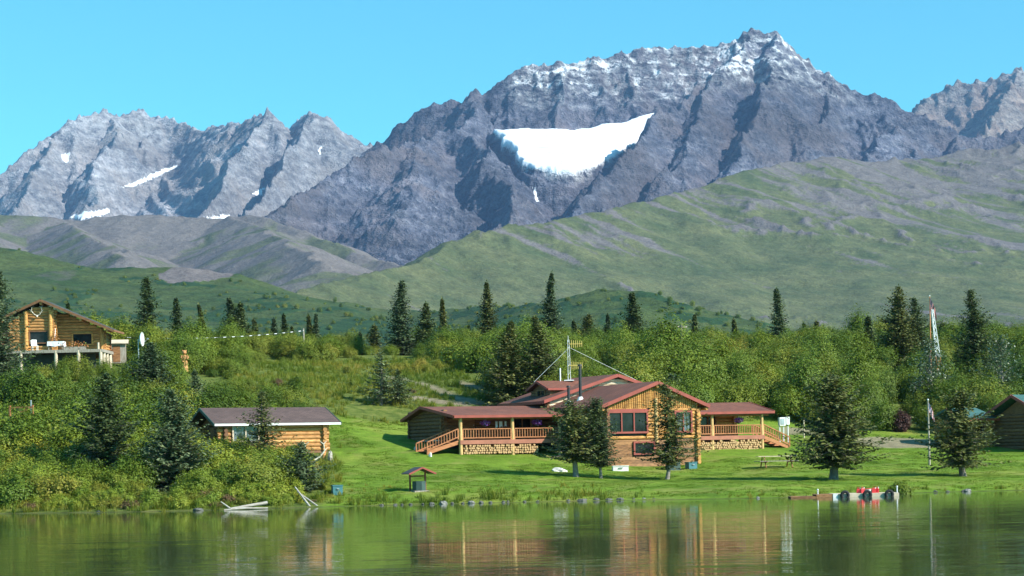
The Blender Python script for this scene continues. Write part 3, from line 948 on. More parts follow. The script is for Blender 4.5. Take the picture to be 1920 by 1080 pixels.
NEEDLE = leafmat("spruce_needle", [(0.0, (0.031, 0.053, 0.021)), (0.5, (0.074, 0.107, 0.036)), (0.85, (0.132, 0.164, 0.053)), (1.0, (0.201, 0.216, 0.071))], 0.12, 0.25, rough=0.6)
NEEDLE_BLUE = leafmat("blue_spruce_needle", [(0.0, (0.034, 0.059, 0.030)), (0.5, (0.081, 0.119, 0.055)), (0.85, (0.143, 0.184, 0.083)), (1.0, (0.232, 0.263, 0.123))], 0.12, 0.25, rough=0.6)
NEEDLE_OLIVE = leafmat("olive_spruce_needle", [(0.0, (0.041, 0.058, 0.018)), (0.5, (0.103, 0.121, 0.035)), (0.85, (0.182, 0.187, 0.053)), (1.0, (0.270, 0.243, 0.078))], 0.12, 0.25, rough=0.6)

PROTO = bpy.data.collections.new("plant_sources")       # sources of the uncountable growth; not in the scene
def source(coll, name, me):
    o = bpy.data.objects.new(name, me)
    coll.objects.link(o)
    return o

def scatter(name, coll, P, rz, sc, pick, label=None):
    """Uncountable growth: one object whose points carry plants of a source collection."""
    me = bpy.data.meshes.new(name)
    me.vertices.add(len(P))
    me.vertices.foreach_set("co", np.asarray(P, np.float32).ravel())
    for an, ty, da in (("turn", 'FLOAT_VECTOR', np.asarray(rz, np.float32)), ("size", 'FLOAT_VECTOR', np.asarray(sc, np.float32))):
        a = me.attributes.new(an, ty, 'POINT'); a.data.foreach_set("vector", da.ravel())
    a = me.attributes.new("pick", 'INT', 'POINT'); a.data.foreach_set("value", np.asarray(pick, np.int32))
    o = link(bpy.data.objects.new(name, me))
    g = bpy.data.node_groups.new(name, 'GeometryNodeTree')
    g.interface.new_socket("Geometry", in_out='INPUT', socket_type='NodeSocketGeometry')
    g.interface.new_socket("Geometry", in_out='OUTPUT', socket_type='NodeSocketGeometry')
    gi, go = g.nodes.new("NodeGroupInput"), g.nodes.new("NodeGroupOutput")
    ip = g.nodes.new("GeometryNodeInstanceOnPoints")
    ci = g.nodes.new("GeometryNodeCollectionInfo")
    ci.inputs["Collection"].default_value = coll
    ci.inputs["Separate Children"].default_value = True
    ci.inputs["Reset Children"].default_value = True
    def na(n, ty):
        q = g.nodes.new("GeometryNodeInputNamedAttribute"); q.data_type = ty; q.inputs[0].default_value = n
        return next(s for s in q.outputs if s.enabled and s.name == "Attribute")
    er = g.nodes.new("FunctionNodeEulerToRotation")
    g.links.new(na("turn", 'FLOAT_VECTOR'), er.inputs[0])
    g.links.new(gi.outputs[0], ip.inputs["Points"])
    g.links.new(ci.outputs[0], ip.inputs["Instance"])
    ip.inputs["Pick Instance"].default_value = True
    g.links.new(na("pick", 'INT'), ip.inputs["Instance Index"])
    g.links.new(er.outputs[0], ip.inputs["Rotation"])
    g.links.new(na("size", 'FLOAT_VECTOR'), ip.inputs["Scale"])
    g.links.new(ip.outputs[0], go.inputs[0])
    md = o.modifiers.new("growth", 'NODES')
    md.node_group = g
    return tag(o, kind='stuff')

# --- hillside thicket
def sources(nm, specs):
    c = bpy.data.collections.new(nm)
    for i, (h, w, st, per, lf, m) in enumerate(specs):
        source(c, f"{nm}_{i:02d}", bush_mesh(f"{nm}_{i:02d}", 100 + i + len(nm) * 13, h, w, st, per, lf, m))
    return c
ALD = sources("alder_sources", [(3.0, 2.8, 38, 60, .088, LEAF_ALDER), (2.6, 3.2, 40, 58, .085, LEAF_ALDER), (3.6, 2.4, 34, 62, .085, LEAF_ALDER), (2.3, 2.6, 38, 54, .08, LEAF_WILLOW), (2.9, 3.0, 38, 58, .082, LEAF_WILLOW), (1.9, 2.2, 32, 50, .08, LEAF_WILLOW), (1.6, 2.0, 30, 44, .08, LEAF_YELLOW), (1.5, 1.9, 28, 44, .08, LEAF_RUST)])
BNK = sources("bank_sources", [(1.6, 1.9, 30, 40, .085, LEAF_BANK), (1.3, 1.7, 28, 38, .08, LEAF_BANK), (2.0, 1.8, 28, 44, .085, LEAF_BANK), (1.0, 1.4, 20, 20, .10, LEAF_BANK), (1.1, 1.5, 20, 20, .10, LEAF_YELLOW), (0.9, 1.3, 18, 18, .10, LEAF_RUST), (2.4, 2.2, 32, 44, .09, LEAF_ALDER), (1.8, 2.2, 30, 42, .09, LEAF_WILLOW)])

def tuft_mesh(name, seed, n, h, w, wid, m):
    rng = np.random.default_rng(seed)
    vs = []
    for i in range(n):
        a = rng.uniform(0, 2 * np.pi); r = w * rng.uniform(0, 1) ** .7
        b = np.array([np.cos(a) * r, np.sin(a) * r, -.05])
        hh = h * rng.uniform(.5, 1)
        d = np.array([np.cos(a), np.sin(a), 0]) * hh * rng.uniform(.1, .6) + rng.normal(size=3) * [.08, .08, 0] * h
        s = np.array([-np.sin(a), np.cos(a), 0]) * wid
        mid = b + d * .35 + [0, 0, hh * .6]; tip = b + d + [0, 0, hh]
        vs += [b - s, b + s, mid + s * .8, mid - s * .8, mid - s * .8, mid + s * .8, tip + s * .15, tip - s * .15]
    v = np.array(vs)
    return np_mesh(name, v, np.arange(len(v)).reshape(-1, 4), [m])
TFT = bpy.data.collections.new("grass_sources")
for i, (n, h, w, wd) in enumerate([(26, .55, .22, .018), (22, .40, .25, .018), (30, .75, .25, .018), (20, .28, .28, .018)]):
    source(TFT, f"tuft_{i}", tuft_mesh(f"tuft_{i}", 40 + i, n, h, w, wd, GRASS))

KEEP_OUT = []     # (x, y, radius) footprints that the growth leaves free
def free(x, y):
    ok = np.ones(len(x), bool)
    for cx, cy, r in KEEP_OUT:
        ok &= (x - cx) ** 2 + (y - cy) ** 2 > r * r
    return ok
def lodge_xy(u, v):
    return -3.58 + u * math.cos(math.radians(25)) - v * math.sin(math.radians(25)), 123 + u * math.sin(math.radians(25)) + v * math.cos(math.radians(25))
for u in range(-2, 26, 2):
    for v in (-2, 1, 4, 7, 9):
        KEEP_OUT.append((*lodge_xy(u, v), 2.2))
for u in np.arange(-0.5, 9.5, 1.5):
    for v in (0.8, 2.6, 4.6):
        a = math.radians(28)
        KEEP_OUT.append((-18.35 + u * math.cos(a) - v * math.sin(a), 117 + u * math.sin(a) + v * math.cos(a), 1.35))
for u in range(-6, 8, 2):
    for v in (-3, 0, 3, 6):
        KEEP_OUT.append((-39.4 + u, 160 + v, 1.9))
for u in range(-6, 10, 2):
    for v in (0, 3, 6):
        KEEP_OUT.append((37.2 + u, 135 + v, 2.3))
for px_, d_, r_ in ((203, 104.5, 1.7), (322, 101.5, 1.7), (566, 101, 1.3), (494, 112, 1.0), (276, 139.5, 1.8), (713, 140, 2.5), (962, 142, 4.2), (1006, 142, 4.2), (925, 142, 3.5), (985, 137, 3.0), (1035, 142, 3.0), (3, 142, 2.5), (1700, 181, 3.0), (1822, 174, 2.5), (1278, 189.5, 1.6), (346, 156.5, 2.0), (346, 153.5, 2.0), (346, 150.5, 1.8), (40, 116.5, 1.2), (40, 118, 1.2)):
    KEEP_OUT.append((*spot(px_, d_)[:2], r_))

def seeds(n, k0, k1, d0, d1, seed, power=1.0):
    rng = np.random.default_rng(seed)
    d = np.sqrt(rng.uniform(d0 ** 2, d1 ** 2, n))
    x = rng.uniform(k0, k1, n) * d
    z = ground(x, d)
    px, py = look(x, d, ground(x, d, False))
    return rng, x, d, z, px, py

def put(name, coll, x, y, z, s, pick, rng, sink=.1, tilt=.12):
    n = len(x)
    rz = np.c_[rng.normal(size=(n, 2)) * tilt, rng.uniform(0, 6.28, n)]
    sc = np.c_[s * rng.uniform(.85, 1.2, n), s * rng.uniform(.85, 1.2, n), s * rng.uniform(.85, 1.2, n)]
    scatter(name, coll, np.c_[x, y, z - sink], rz, sc, pick)

def thickets():
    # hillside
    rng, x, y, z, px, py = seeds(7600, -0.34, 0.36, 128, 262, 3)
    jx = px + rng.normal(size=len(px)) * 6; jy = py + rng.normal(size=len(px)) * 3
    lawn_ = inside(jx, jy, LAWN) | inside(jx, jy, GRAVEL) | inside(jx, jy, GRAVEL2)
    mead = inside(jx, jy, MEADOW)
    path = np.zeros(len(px), bool)
    for p in PATHS:
        path |= inside(jx, jy, [(a, b + (4 if i < 3 else 8)) for i, (a, b) in enumerate(p)])
    clump = fbm(x / 11, y / 11, 3, 71)
    keep = ~lawn_ & ~path & free(x, y)
    keep &= ~mead | (clump > .16) & (rng.random(len(x)) < .75)
    nearleft = (px < 640) & (y < 150)
    s = np.clip(.84 + .80 * fbm(x / 12, y / 12, 3, 72) + rng.normal(size=len(x)) * .22, .30, 1.42)
    s = np.where(mead, s * .55, s)
    s = np.where((px < 900) & (px > 380) & (y < 185), s * .72, s)
    s = np.where((px < 260) & (y > 140) & (y < 172), s * .55, s)
    s = np.where((px > 1000) & (y < 175), s * 1.12, s)
    s = np.where((y > 192) & (px < 1500), s * (.58 + .25 * rng.random(len(x))), s)
    s = np.where((y > 192) & (px >= 1500), s * .85, s)
    keep &= (clump > -.42) | (px > 950)
    keep &= (fbm(x / 7, y / 9, 2, 172) > -.22) | (y > 205)
    pk = rng.choice(8, len(x), p=[.20, .17, .14, .16, .15, .10, .05, .03])
    pk = np.where(mead, rng.choice([3, 5, 5, 6, 7], len(x)), pk)
    k = keep
    put("alder_thicket", ALD, x[k], y[k], z[k], s[k], pk[k], rng)
    # bank below the cabins
    rng, x, y, z, px, py = seeds(3600, -0.34, -0.075, 92, 134, 5)
    sd_ = y - np.interp(x, SHX, SHD)
    jx = px + rng.normal(size=len(px)) * 4
    k = (sd_ > .8) & ~inside(jx, py, [(a + 6, b) for a, b in LAWN]) & free(x, y) & (jx < 628)
    k &= ~((px > 590) & (y > 103))
    front = np.array([(px > 400) & (px < 640) & (y > 106)])[0]
    s = np.clip(.42 + sd_ * .045, .4, 1.15) * (1 + .35 * fbm(x / 6, y / 6, 3, 74)) * rng.uniform(.8, 1.2, len(x))
    s = np.where((px > 350) & (px < 640) & (y > 108), s * .62, s)
    s = np.where((px > 560), s * .5, s)
    pk = rng.choice(8, len(x), p=[.22, .2, .14, .14, .07, .05, .1, .08])
    pk = np.where(sd_ < 4, rng.choice([1, 3, 3, 4, 5], len(x)), pk)
    put("willow_thicket", BNK, x[k], y[k], z[k], s[k], pk[k], rng)
    # tall grass: shore fringe, rough lawn edges and the open meadow
    rng, x, y, z, px, py = seeds(52000, -0.33, 0.34, 92, 190, 6)
    sd_ = y - np.interp(x, SHX, SHD)
    mead = inside(px, py, MEADOW)
    fr = np.clip(1 - (sd_ - .1) / (2.2 + 2.2 * (fbm(x / 5, x * 0 + 3.3, 3, 76) + .4) * (px < 1250)), 0, 1) * (sd_ > -.05)
    rough = (px > 590) & (px < 1120) & (y < 106) & (fbm(x / 3, y / 3, 2, 77) > .0)
    lf = (px < 640) & (sd_ > 0) & (y < 125)
    pr = fr * np.where(px > 1150, .55, .95) + .35 * rough * (y < 105) + .55 * mead + .45 * lf
    pr = np.where(inside(px, py, [(560, 772), (640, 782), (760, 800), (760, 770), (620, 755)]), .5, pr)
    k = (rng.random(len(x)) < pr) & free(x, y) & (sd_ > -.05)
    for p in PATHS:
        k &= ~inside(px, py, p)
    s = np.where(sd_ < 3, .75, .85) * rng.uniform(.6, 1.25, len(x)) * np.where(mead, 1.0, 1) * np.where(px > 1200, .55, 1.0)
    s = np.where(rough & (sd_ > 3), s * .45, s)
    pk = rng.choice(4, len(x), p=[.35, .3, .15, .2])
    put("tall_grass", TFT, x[k], y[k], z[k], s[k], pk[k], rng, .02, .05)
    # mown lawn: short leaf texture
    rng, x, y, z, px, py = seeds(60000, -0.12, 0.33, 94, 146, 8)
    sd_ = y - np.interp(x, SHX, SHD)
    k = inside(px, py, LAWN) & (sd_ > .4) & ~inside(px, py, GRAVEL) & free(x, y) & (fbm(x / 2.2, y / 2.2, 3, 78) > -.12)
    put("lawn_grass", LWN, x[k], y[k], z[k], rng.uniform(.6, 1.2, len(x))[k], rng.integers(0, 2, len(x))[k], rng, .01, .03)
def far_brush():
    X, Y, Z, br = low_hill.grid
    rng = np.random.default_rng(77)
    f = np.flatnonzero((br > .35).ravel())
    w = (Y.ravel()[f] ** 1.0); f = rng.choice(f, 7000, p=w / w.sum())
    x = X.ravel()[f] + rng.normal(size=7000) * 1.5; y = Y.ravel()[f] + rng.normal(size=7000) * 3
    put("brush_cover", ALD, x, y, Z.ravel()[f] + .6, rng.uniform(.6, 1.5, 7000), rng.choice([0, 1, 2, 3, 4], 7000), rng, .5)
far_brush()
LAWNG = leafmat("lawn_blade", [(0.0, (0.078, 0.130, 0.012)), (0.5, (0.137, 0.215, 0.020)), (0.85, (0.208, 0.260, 0.030)), (1.0, (0.351, 0.280, 0.060))], 0.3, 0.4, patch=0.11)
LWN = bpy.data.collections.new("lawn_sources")
for i in range(2):
    source(LWN, f"lawn_{i}", tuft_mesh(f"lawn_{i}", 60 + i, 40, .085, .32, .012, LAWNG))
thickets()

# ------------------------------------------------------------------ spruces
def spruce(name, label, px, d, top, hw, bare=.06, shape=.85, dens=1.0, seed=1, m=None, cat="spruce", group=None, lean=0.0, ragged=.25, droop=.25, tk=None, base=None, spray=.20, flat=1.0, bark='bark'):
    """Spruce: tapered trunk with limbs, whorls of drooping branches carrying flat needle sprays."""
    rng = np.random.default_rng(seed)
    x, y, z = spot(px, d)
    if base is not None:
        z = base
    H = sight(px, top, d)[2] - z
    R = 1.32 * hw * d / FPX
    t = thing(name, label, cat, (x, y, z - .08), 0, group)
    tr = tk or (0.028 * H + .05)
    lx = lean * H
    bow = rng.normal() * .03 * H
    def axis(f):
        return np.array([lx * f + bow * math.sin(f * math.pi), 0, H * f])
    b = MB()
    fr = [0, .02, .08, .25, .5, .75, .97]
    b.path([axis(f) for f in fr], [tr * 1.5, tr * 1.12, tr, tr * .82, tr * .55, tr * .28, tr * .05], 9)
    vs = []
    zz = bare * H
    step = max(.20, H * .030) / dens
    while zz < H * .985:
        f = zz / H
        s = (zz - bare * H) / (H - bare * H)
        fill = (1 - s) ** shape * min(1.0, .55 + s * 4.0) if bare > .02 else (1 - s) ** shape
        rad = R * max(fill, .035) * (1 + ragged * .9 * noise(np.array([zz * 1.3]), np.array([seed * 3.1]), 5)[0])
        n = max(5, int((6.0 + 6.5 * (1 - s)) * dens))
        ph = rng.uniform(0, 6.28)
        for i in range(n):
            az = ph + 6.283 * i / n + rng.normal() * .25
            L = rad * rng.uniform(1 - ragged * 1.3, 1 + ragged * .45)
            if rng.random() < ragged * .22:
                continue
            o = axis(f + rng.normal() * .004)
            dr = np.array([math.cos(az), math.sin(az), 0.0])
            rise = (.55 * s - droop * (1 - s)) * L
            sag = .30 * L * droop
            nseg = max(3, int(L / (spray * .62)))
            if L > .5 and s < .6:
                tip = o + dr * L * .8 + [0, 0, rise * .8 - sag * .5]
                b.tube(o, tip, max(.012, tr * .16 * (1 - s)), .005, 4, False)
            for j in range(nseg + 1):
                q = (j + rng.uniform(-.3, .3)) / nseg
                q = min(max(q, .10), 1.05)
                c = o + dr * L * q + np.array([0, 0, rise * q - sag * math.sin(q * 2.6) + .16 * L * q * q])
                wdt = spray * (1.6 - .9 * q) * rng.uniform(.7, 1.25) * (.6 + min(L, 1.6) * .45)
                for sd_ in (-1, 1):
                    sw = rng.uniform(.55, 1.0)
                    side = np.array([-dr[1], dr[0], 0]) * sd_ * sw + dr * (1.15 - sw) + np.array([0, 0, rng.normal() * .22 - .16 * flat])
                    side /= np.linalg.norm(side)
                    up = np.array([0, 0, 1.0]) + rng.normal(size=3) * .35
                    e = np.cross(side, up); e /= np.linalg.norm(e)
                    h_ = spray * rng.uniform(.22, .40)
                    p0, p1 = c, c + side * wdt
                    vs += [p0 - e * h_ * .6, p0 * .45 + p1 * .55 - e * h_, p1, p0 * .45 + p1 * .55 + e * h_]
        zz += step * rng.uniform(.75, 1.25) * (1 - .45 * s)
    for j in range(7):
        c = axis(1 - .008 * j) ; a = rng.uniform(0, 6.28)
        d_ = np.array([math.cos(a), math.sin(a), 1.6]) * spray * .55
        e = np.array([-math.sin(a), math.cos(a), 0]) * spray * .16
        vs += [c - e, c + d_ * .5 - e, c + d_, c + d_ * .5 + e]
    b.build("trunk", M[bark], t, True)
    v = np.array(vs)
    link(bpy.data.objects.new("crown", np_mesh("crown", v, np.arange(len(v)).reshape(-1, 4), [m or NEEDLE])), t)
    return t

# the trees on the lawn and the bank
spruce("spruce_tree", "ragged dark spruce with a bare leaning grey trunk, left of its slim neighbour", 1080, 113, 748, 54, .25, .50, 1.2, 11, NEEDLE_OLIVE, lean=-.055, ragged=.42, tk=.17, spray=.19, bark='bark_pale')
spruce("spruce_tree", "slim narrow spruce on a thin bare trunk, right beside the ragged dark spruce", 1127, 113, 744, 36, .18, .42, 1.3, 12, NEEDLE, lean=-.05, ragged=.38, tk=.09, spray=.16, bark='bark_pale')
spruce("spruce_tree", "gappy spruce with a pale bare trunk in front of the lodge's gable wall", 1251, 113, 716, 50, .15, .60, 1.1, 13, NEEDLE_OLIVE, lean=-.015, ragged=.55, tk=.12, spray=.19, bark='bark_pale')
spruce("spruce_tree", "broad dense round-topped spruce on the lawn beside the picnic table", 1563, 109, 698, 76, .17, .60, 1.15, 14, NEEDLE_OLIVE, ragged=.36, tk=.25, spray=.23)
spruce("spruce_tree", "wide bushy spruce on the lawn beside the flagpole, its trunk bare below", 1806, 112, 728, 70, .19, .52, 1.1, 15, NEEDLE_OLIVE, ragged=.42, tk=.20, spray=.23)
spruce("spruce_tree", "tall dark spruce among the bank shrubs, left of the one by the brown-roofed cabin", 203, 106, 697, 82, .02, .72, 1.2, 16, NEEDLE, ragged=.40, spray=.20)
spruce("spruce_tree", "dense layered spruce standing on the bank just left of the brown-roofed cabin", 322, 103, 726, 78, .02, .78, 1.3, 17, NEEDLE_BLUE, ragged=.30, spray=.20)
spruce("spruce_tree", "thin open spruce growing right in front of the brown-roofed cabin's wall", 494, 113.5, 733, 52, .06, .62, 1.0, 18, NEEDLE_OLIVE, ragged=.50, spray=.19)
spruce("spruce_tree", "small young spruce with pale layered branches near the leaning driftwood poles", 566, 102, 826, 60, .02, .82, 1.25, 19, NEEDLE_BLUE, ragged=.32, spray=.17)
spruce("spruce_tree", "full spruce under the satellite dish, halfway up the shrubby bank", 284, 142, 640, 54, .02, .75, 1.2, 20, NEEDLE_BLUE, ragged=.30, spray=.22)
spruce("spruce_tree", "tall pointed spruce right behind the satellite dish", 277, 182, 518, 27, .05, .55, 1.1, 21, NEEDLE, ragged=.38, spray=.26)
spruce("spruce_tree", "very tall dark spruce at the photo's edge, beside the hilltop log house", 3, 145, 505, 72, .02, .72, 1.2, 22, NEEDLE_BLUE, ragged=.28, spray=.22)
spruce("spruce_tree", "small bluish spruce behind the brown-roofed cabin", 366, 136, 692, 32, .02, .8, 1.1, 23, NEEDLE_BLUE, ragged=.3, spray=.2)
spruce("spruce_tree", "open flat-branched spruce on the meadow behind the lodge's porch stairs", 713, 143, 655, 44, .10, .75, .8, 24, NEEDLE_BLUE, ragged=.5, spray=.2)
spruce("spruce_tree", "smaller spruce close against the flat-branched one on the meadow", 747, 144, 690, 26, .04, .7, 1.0, 25, NEEDLE, ragged=.4, spray=.2)
spruce("spruce_tree", "stout tall spruce behind the lodge, the left one of the close pair by the antenna", 962, 147, 600, 52, .02, .75, 1.2, 26, NEEDLE_OLIVE, ragged=.34, spray=.24)
spruce("spruce_tree", "stout tall spruce behind the lodge, touching the antenna mast's guy wire", 1006, 147, 590, 52, .02, .78, 1.2, 27, NEEDLE_OLIVE, ragged=.34, spray=.24)
spruce("spruce_tree", "dull green little spruce just behind the lodge's front gable peak", 1262, 150, 700, 36, .02, .6, 1.1, 28, NEEDLE_BLUE, ragged=.3, spray=.22)

# the skyline behind
SKYLINE = [
 (332, 205, 557, 15, "narrow spruce on the skyline, first right of the dish's tall spruce"), (374, 205, 569, 9, "thin spire spruce on the skyline above the brown-roofed cabin's left end"),
 (431, 210, 556, 20, "thick dark spruce on the skyline, left twin above the brown-roofed cabin"), (453, 210, 566, 20, "thick dark spruce on the skyline, right twin above the brown-roofed cabin"),
 (477, 212, 596, 13, "low spruce at the foot of the two dark twins"), (515, 218, 596, 11, "small spruce left of the flagged cable's pole"),
 (533, 218, 588, 9, "small pointed spruce just left of the flagged cable's pole"), (580, 220, 589, 10, "small spruce just right of the flagged cable's pole"), (594, 220, 587, 8, "thin bare-looking spruce right of the flagged cable's pole"),
 (676, 222, 622, 9, "tiny dark spruce left of the rounded one on the skyline"), (704, 222, 607, 17, "rounded low spruce on the skyline left of the tall dark one"),
 (757, 208, 525, 25, "tall full spruce on the skyline, highest of the trio right of the meadow"), (801, 210, 566, 21, "full mid-height spruce in the middle of the skyline trio"), (831, 212, 558, 13, "slim spruce at the end of the skyline trio"),
 (863, 224, 614, 7, "tiny spruce left of its even smaller twin under the glacier"), (880, 224, 608, 7, "tiny spruce beside the tall spire under the glacier"),
 (915, 208, 526, 19, "tall slim spire spruce on the skyline under the glacier's left end"), (1038, 205, 508, 21, "tallest columnar spruce on the skyline, behind the lodge's antenna"),
 (1076, 224, 600, 9, "tiny spruce directly behind the antenna mast"), (1105, 222, 588, 19, "wide low spruce just right of the antenna mast"), (1141, 222, 588, 11, "small pointed spruce between the wide low one and the thick column"),
 (1187, 212, 547, 23, "thick columnar spruce on the skyline behind the front gable"), (1240, 228, 605, 12, "little spruce left of the utility pole"), (1256, 228, 602, 9, "little spruce touching the utility pole"),
 (1304, 224, 588, 12, "small spruce just right of the utility pole"), (1376, 226, 596, 9, "thin little spruce alone between utility pole and tall skyline spruce"),
 (1458, 212, 538, 18, "tall lone spruce on the skyline above the right porch"), (1508, 224, 604, 9, "tiny spruce right of the tall lone one"), (1532, 222, 600, 12, "small wide spruce beside the tiny one above the right porch"),
 (1601, 224, 622, 8, "tiny spruce at the edge of the rusty willow patch"), (1629, 208, 592, 19, "mid-size spruce left of the big twin spruces"),
 (1688, 186, 534, 40, "big broad spruce, left one of the twins by the lattice mast"), (1716, 188, 556, 32, "big broad spruce, right one of the twins by the lattice mast"),
 (1822, 178, 541, 36, "big dark layered spruce to the right of the lattice mast"), (1768, 214, 605, 16, "dark spruce top hidden behind the lattice mast's foot"),
 (1890, 216, 622, 12, "small spruce on the skyline at the photo's far edge above the green roof"), (129, 215, 566, 12, "small dark spruce peeking over the hilltop house's roof"), (212, 215, 612, 12, "small dark spruce just behind the hilltop house's eave end"),
 (1346, 230, 618, 8, "tiny spruce low in the bushes right of the utility pole"), (176, 220, 588, 9, "thin dark spruce above the hilltop house's roof slope"), (548, 222, 612, 7, "stunted spruce right at the flagged cable's pole foot")]
for i, (px, d, top, hw, lab) in enumerate(SKYLINE):
    spruce("spruce_tree", lab, px, d, top, hw * 1.22, .03, (.68 if hw > 14 else .8) + .15 * random.random(), 1.0 if hw < 18 else 1.15, 200 + i, [NEEDLE, NEEDLE_OLIVE, NEEDLE_BLUE][i % 3], group="spruces along the skyline", ragged=.36, spray=.30 if d > 195 else .25)

def broadleaf(name, label, px, d, top, hw, m, seed, cat, leaf=.15, bare=.15, group=None, n=46, per=34):
    rng = np.random.default_rng(seed)
    x, y, z = spot(px, d)
    H = sight(px, top, d)[2] - z
    R = hw * d / FPX
    t = thing(name, label, cat, (x, y, z - .08), 0, group)
    b = MB()
    b.path([(0, 0, 0), (.02 * H, 0, H * .35), (0, .01 * H, H * .7), (.01 * H, 0, H * .95)], [.03 * H, .022 * H, .014 * H, .004 * H], 8)
    cs = []
    for i in range(n):
        s = bare + (1 - bare) * (i + rng.uniform()) / n
        a = rng.uniform(0, 6.28)
        r = R * min(1, (1 - s) * 1.9 + .18) * rng.uniform(.45, 1.05) * min(1, .5 + (s - bare) * 3)
        o = Vector((0, 0, H * s * .82)); tip = Vector((math.cos(a) * r, math.sin(a) * r, H * min(s + .06, 1)))
        b.tube(o, tip, .012 * H * (1.1 - s), .006, 4, False)
        q = rng.uniform(.35, 1.05, per)[:, None]
        c = np.array(o) * (1 - q) + np.array(tip) * q + rng.normal(size=(per, 3)) * .10 * H * (.35 + .5 * (1 - s))
        cs.append(c)
    v, f = leaf_quads(np.concatenate(cs), leaf, rng, 1.2)
    b.build("trunk", M['bark_pale'], t, True)
    link(bpy.data.objects.new("crown", np_mesh("crown", v, f, [m])), t)
    return t
broadleaf("poplar_tree", "poplar with glinting silvery leaves between flagpole and lattice mast", 1745, 158, 636, 46, LEAF_SILVER, 301, "poplar", n=60, per=40)
broadleaf("poplar_tree", "poplar with pale shiny leaves rising behind the green-roofed cabin", 1878, 160, 632, 50, LEAF_SILVER, 302, "poplar", n=60, per=40)
broadleaf("alder_tree", "dark round alder clump between the bushy hillside and the broad lawn spruce", 1530, 152, 716, 62, LEAF_ALDER, 303, "alder", bare=.02, n=60, per=50)

def shrub(label, px, d, top, hw, m, seed, name="willow_bush", cat="bush", leaf=.085, stems=44, per=48, group=None):
    x, y, z = spot(px, d)
    h = sight(px, top, d)[2] - z
    o = link(bpy.data.objects.new(name, bush_mesh(name, seed, h, 2 * hw * d / FPX, stems, per, leaf, m, .13, .7, .03)))
    o.location = (x, y, z - .05)
    tag(o, label, cat, group)
    return o
shrub("big round willow bush by the water behind the driftwood log", 478, 100.5, 848, 68, LEAF_WILLOW, 401, stems=60, per=44)
shrub("olive green bush standing in front of the brown-roofed cabin's left corner", 408, 106, 826, 48, LEAF_BANK, 402, stems=46)
shrub("upright bright green shrub covering the dark end wall of the brown-roofed cabin", 385, 113, 812, 34, LEAF_BANK, 403)
shrub("yellow-green shrub mound on the bank below the tall dark spruces", 100, 99.5, 880, 58, LEAF_YELLOW, 404)
shrub("dark rounded shrub at the water's edge near the photo's corner", 24, 98.5, 885, 46, LEAF_ALDER, 405)
shrub("yellow flowering shrub alone on the meadow above the brown-roofed cabin", 552, 148, 733, 30, LEAF_YELLOW, 406)
shrub("wide dark bush beside the bare track on the meadow", 885, 176, 640, 62, LEAF_ALDER, 407, stems=56, per=44, leaf=.16)
shrub("maroon-leaved shrub at the wood's edge above the gravel patch", 1688, 148, 766, 15, LEAF_MAROON, 408)
shrub("dark reed clump on the shore just beyond the dock's end", 1690, 98.5, 902, 20, LEAF_ALDER, 409, name="reed_clump", cat="reeds", leaf=.07)
shrub("rusty gold willow patch on the skyline above the broad lawn spruce", 1556, 216, 627, 42, LEAF_RUST, 410, leaf=.18, stems=50)
shrub("low dark shrub beside the leaning driftwood poles", 520, 98.6, 905, 30, LEAF_BANK, 411)
# ------------------------------------------------------------------ building parts
def roof(name, m, parent, faces, t=.14):
    """Roof covering: sloping sheets given as (eave0, eave1, top1, top0)."""
    vs, fs, uv = [], [], []
    for q in faces:
        a = [Vector(p) for p in q]
        e = a[1] - a[0]
        e = e.normalized()
        n = e.cross(a[3] - a[0]).normalized()
        up = n.cross(e)
        b = len(vs)
        k = len(a)
        if n.z < 0:
            n = -n
        for z in (0, t):
            for p in a:
                w = p - n * z
                vs.append(w)
                uv.append(((p - a[0]).dot(e), (p - a[0]).dot(up), 0))
        o = list(range(k)) if (a[1] - a[0]).cross(a[2] - a[0]).z > 0 else list(range(k - 1, -1, -1))
        fs += [tuple(b + i for i in o), tuple(b + k + i for i in reversed(o))]
        fs += [(b + o[i], b + k + o[i], b + k + o[(i + 1) % k], b + o[(i + 1) % k]) for i in range(k)]
    me = bpy.data.meshes.new(name)
    me.from_pydata([tuple(v) for v in vs], [], fs)
    at = me.attributes.new("slope_uv", 'FLOAT_VECTOR', 'POINT')
    at.data.foreach_set("vector", np.array(uv, np.float32).ravel())
    me.materials.append(m)
    me.update()
    return link(bpy.data.objects.new(name, me), parent)

def log_wall(b, p0, p1, z0, z1, r=.13, holes=(), ext=(.28, .28), n=9, cap=None):
    """Courses of round logs from p0 to p1 (local xy), with openings (a, b, za, zb) along the wall; ends run past the corner."""
    p0, p1 = Vector((*p0, 0)), Vector((*p1, 0))
    d = p1 - p0
    L = d.length
    d.normalize()
    z = z0 + r
    i = 0
    while z < z1 + r * .2:
        cuts = [(-ext[0] * random.uniform(.8, 1.15), L + ext[1] * random.uniform(.8, 1.15))]
        for a, c, za, zb in holes:
            if z + r * .6 > za and z - r * .6 < zb:
                nc = []
                for s, e in cuts:
                    if c <= s or a >= e:
                        nc.append((s, e))
                    else:
                        if a - s > .05: nc.append((s, a))
                        if e - c > .05: nc.append((c, e))
                cuts = nc
        if cap:
            lo, hi = cap(z)
            cuts = [(max(s, lo), min(e, hi)) for s, e in cuts if min(e, hi) - max(s, lo) > .05]
        for s, e in cuts:
            rr = r * random.uniform(.95, 1.10)
            b.tube(p0 + d * s + Vector((0, 0, z)), p0 + d * e + Vector((0, 0, z)), rr, rr * random.uniform(.92, 1.02), n)
        z += r * 1.78
        i += 1

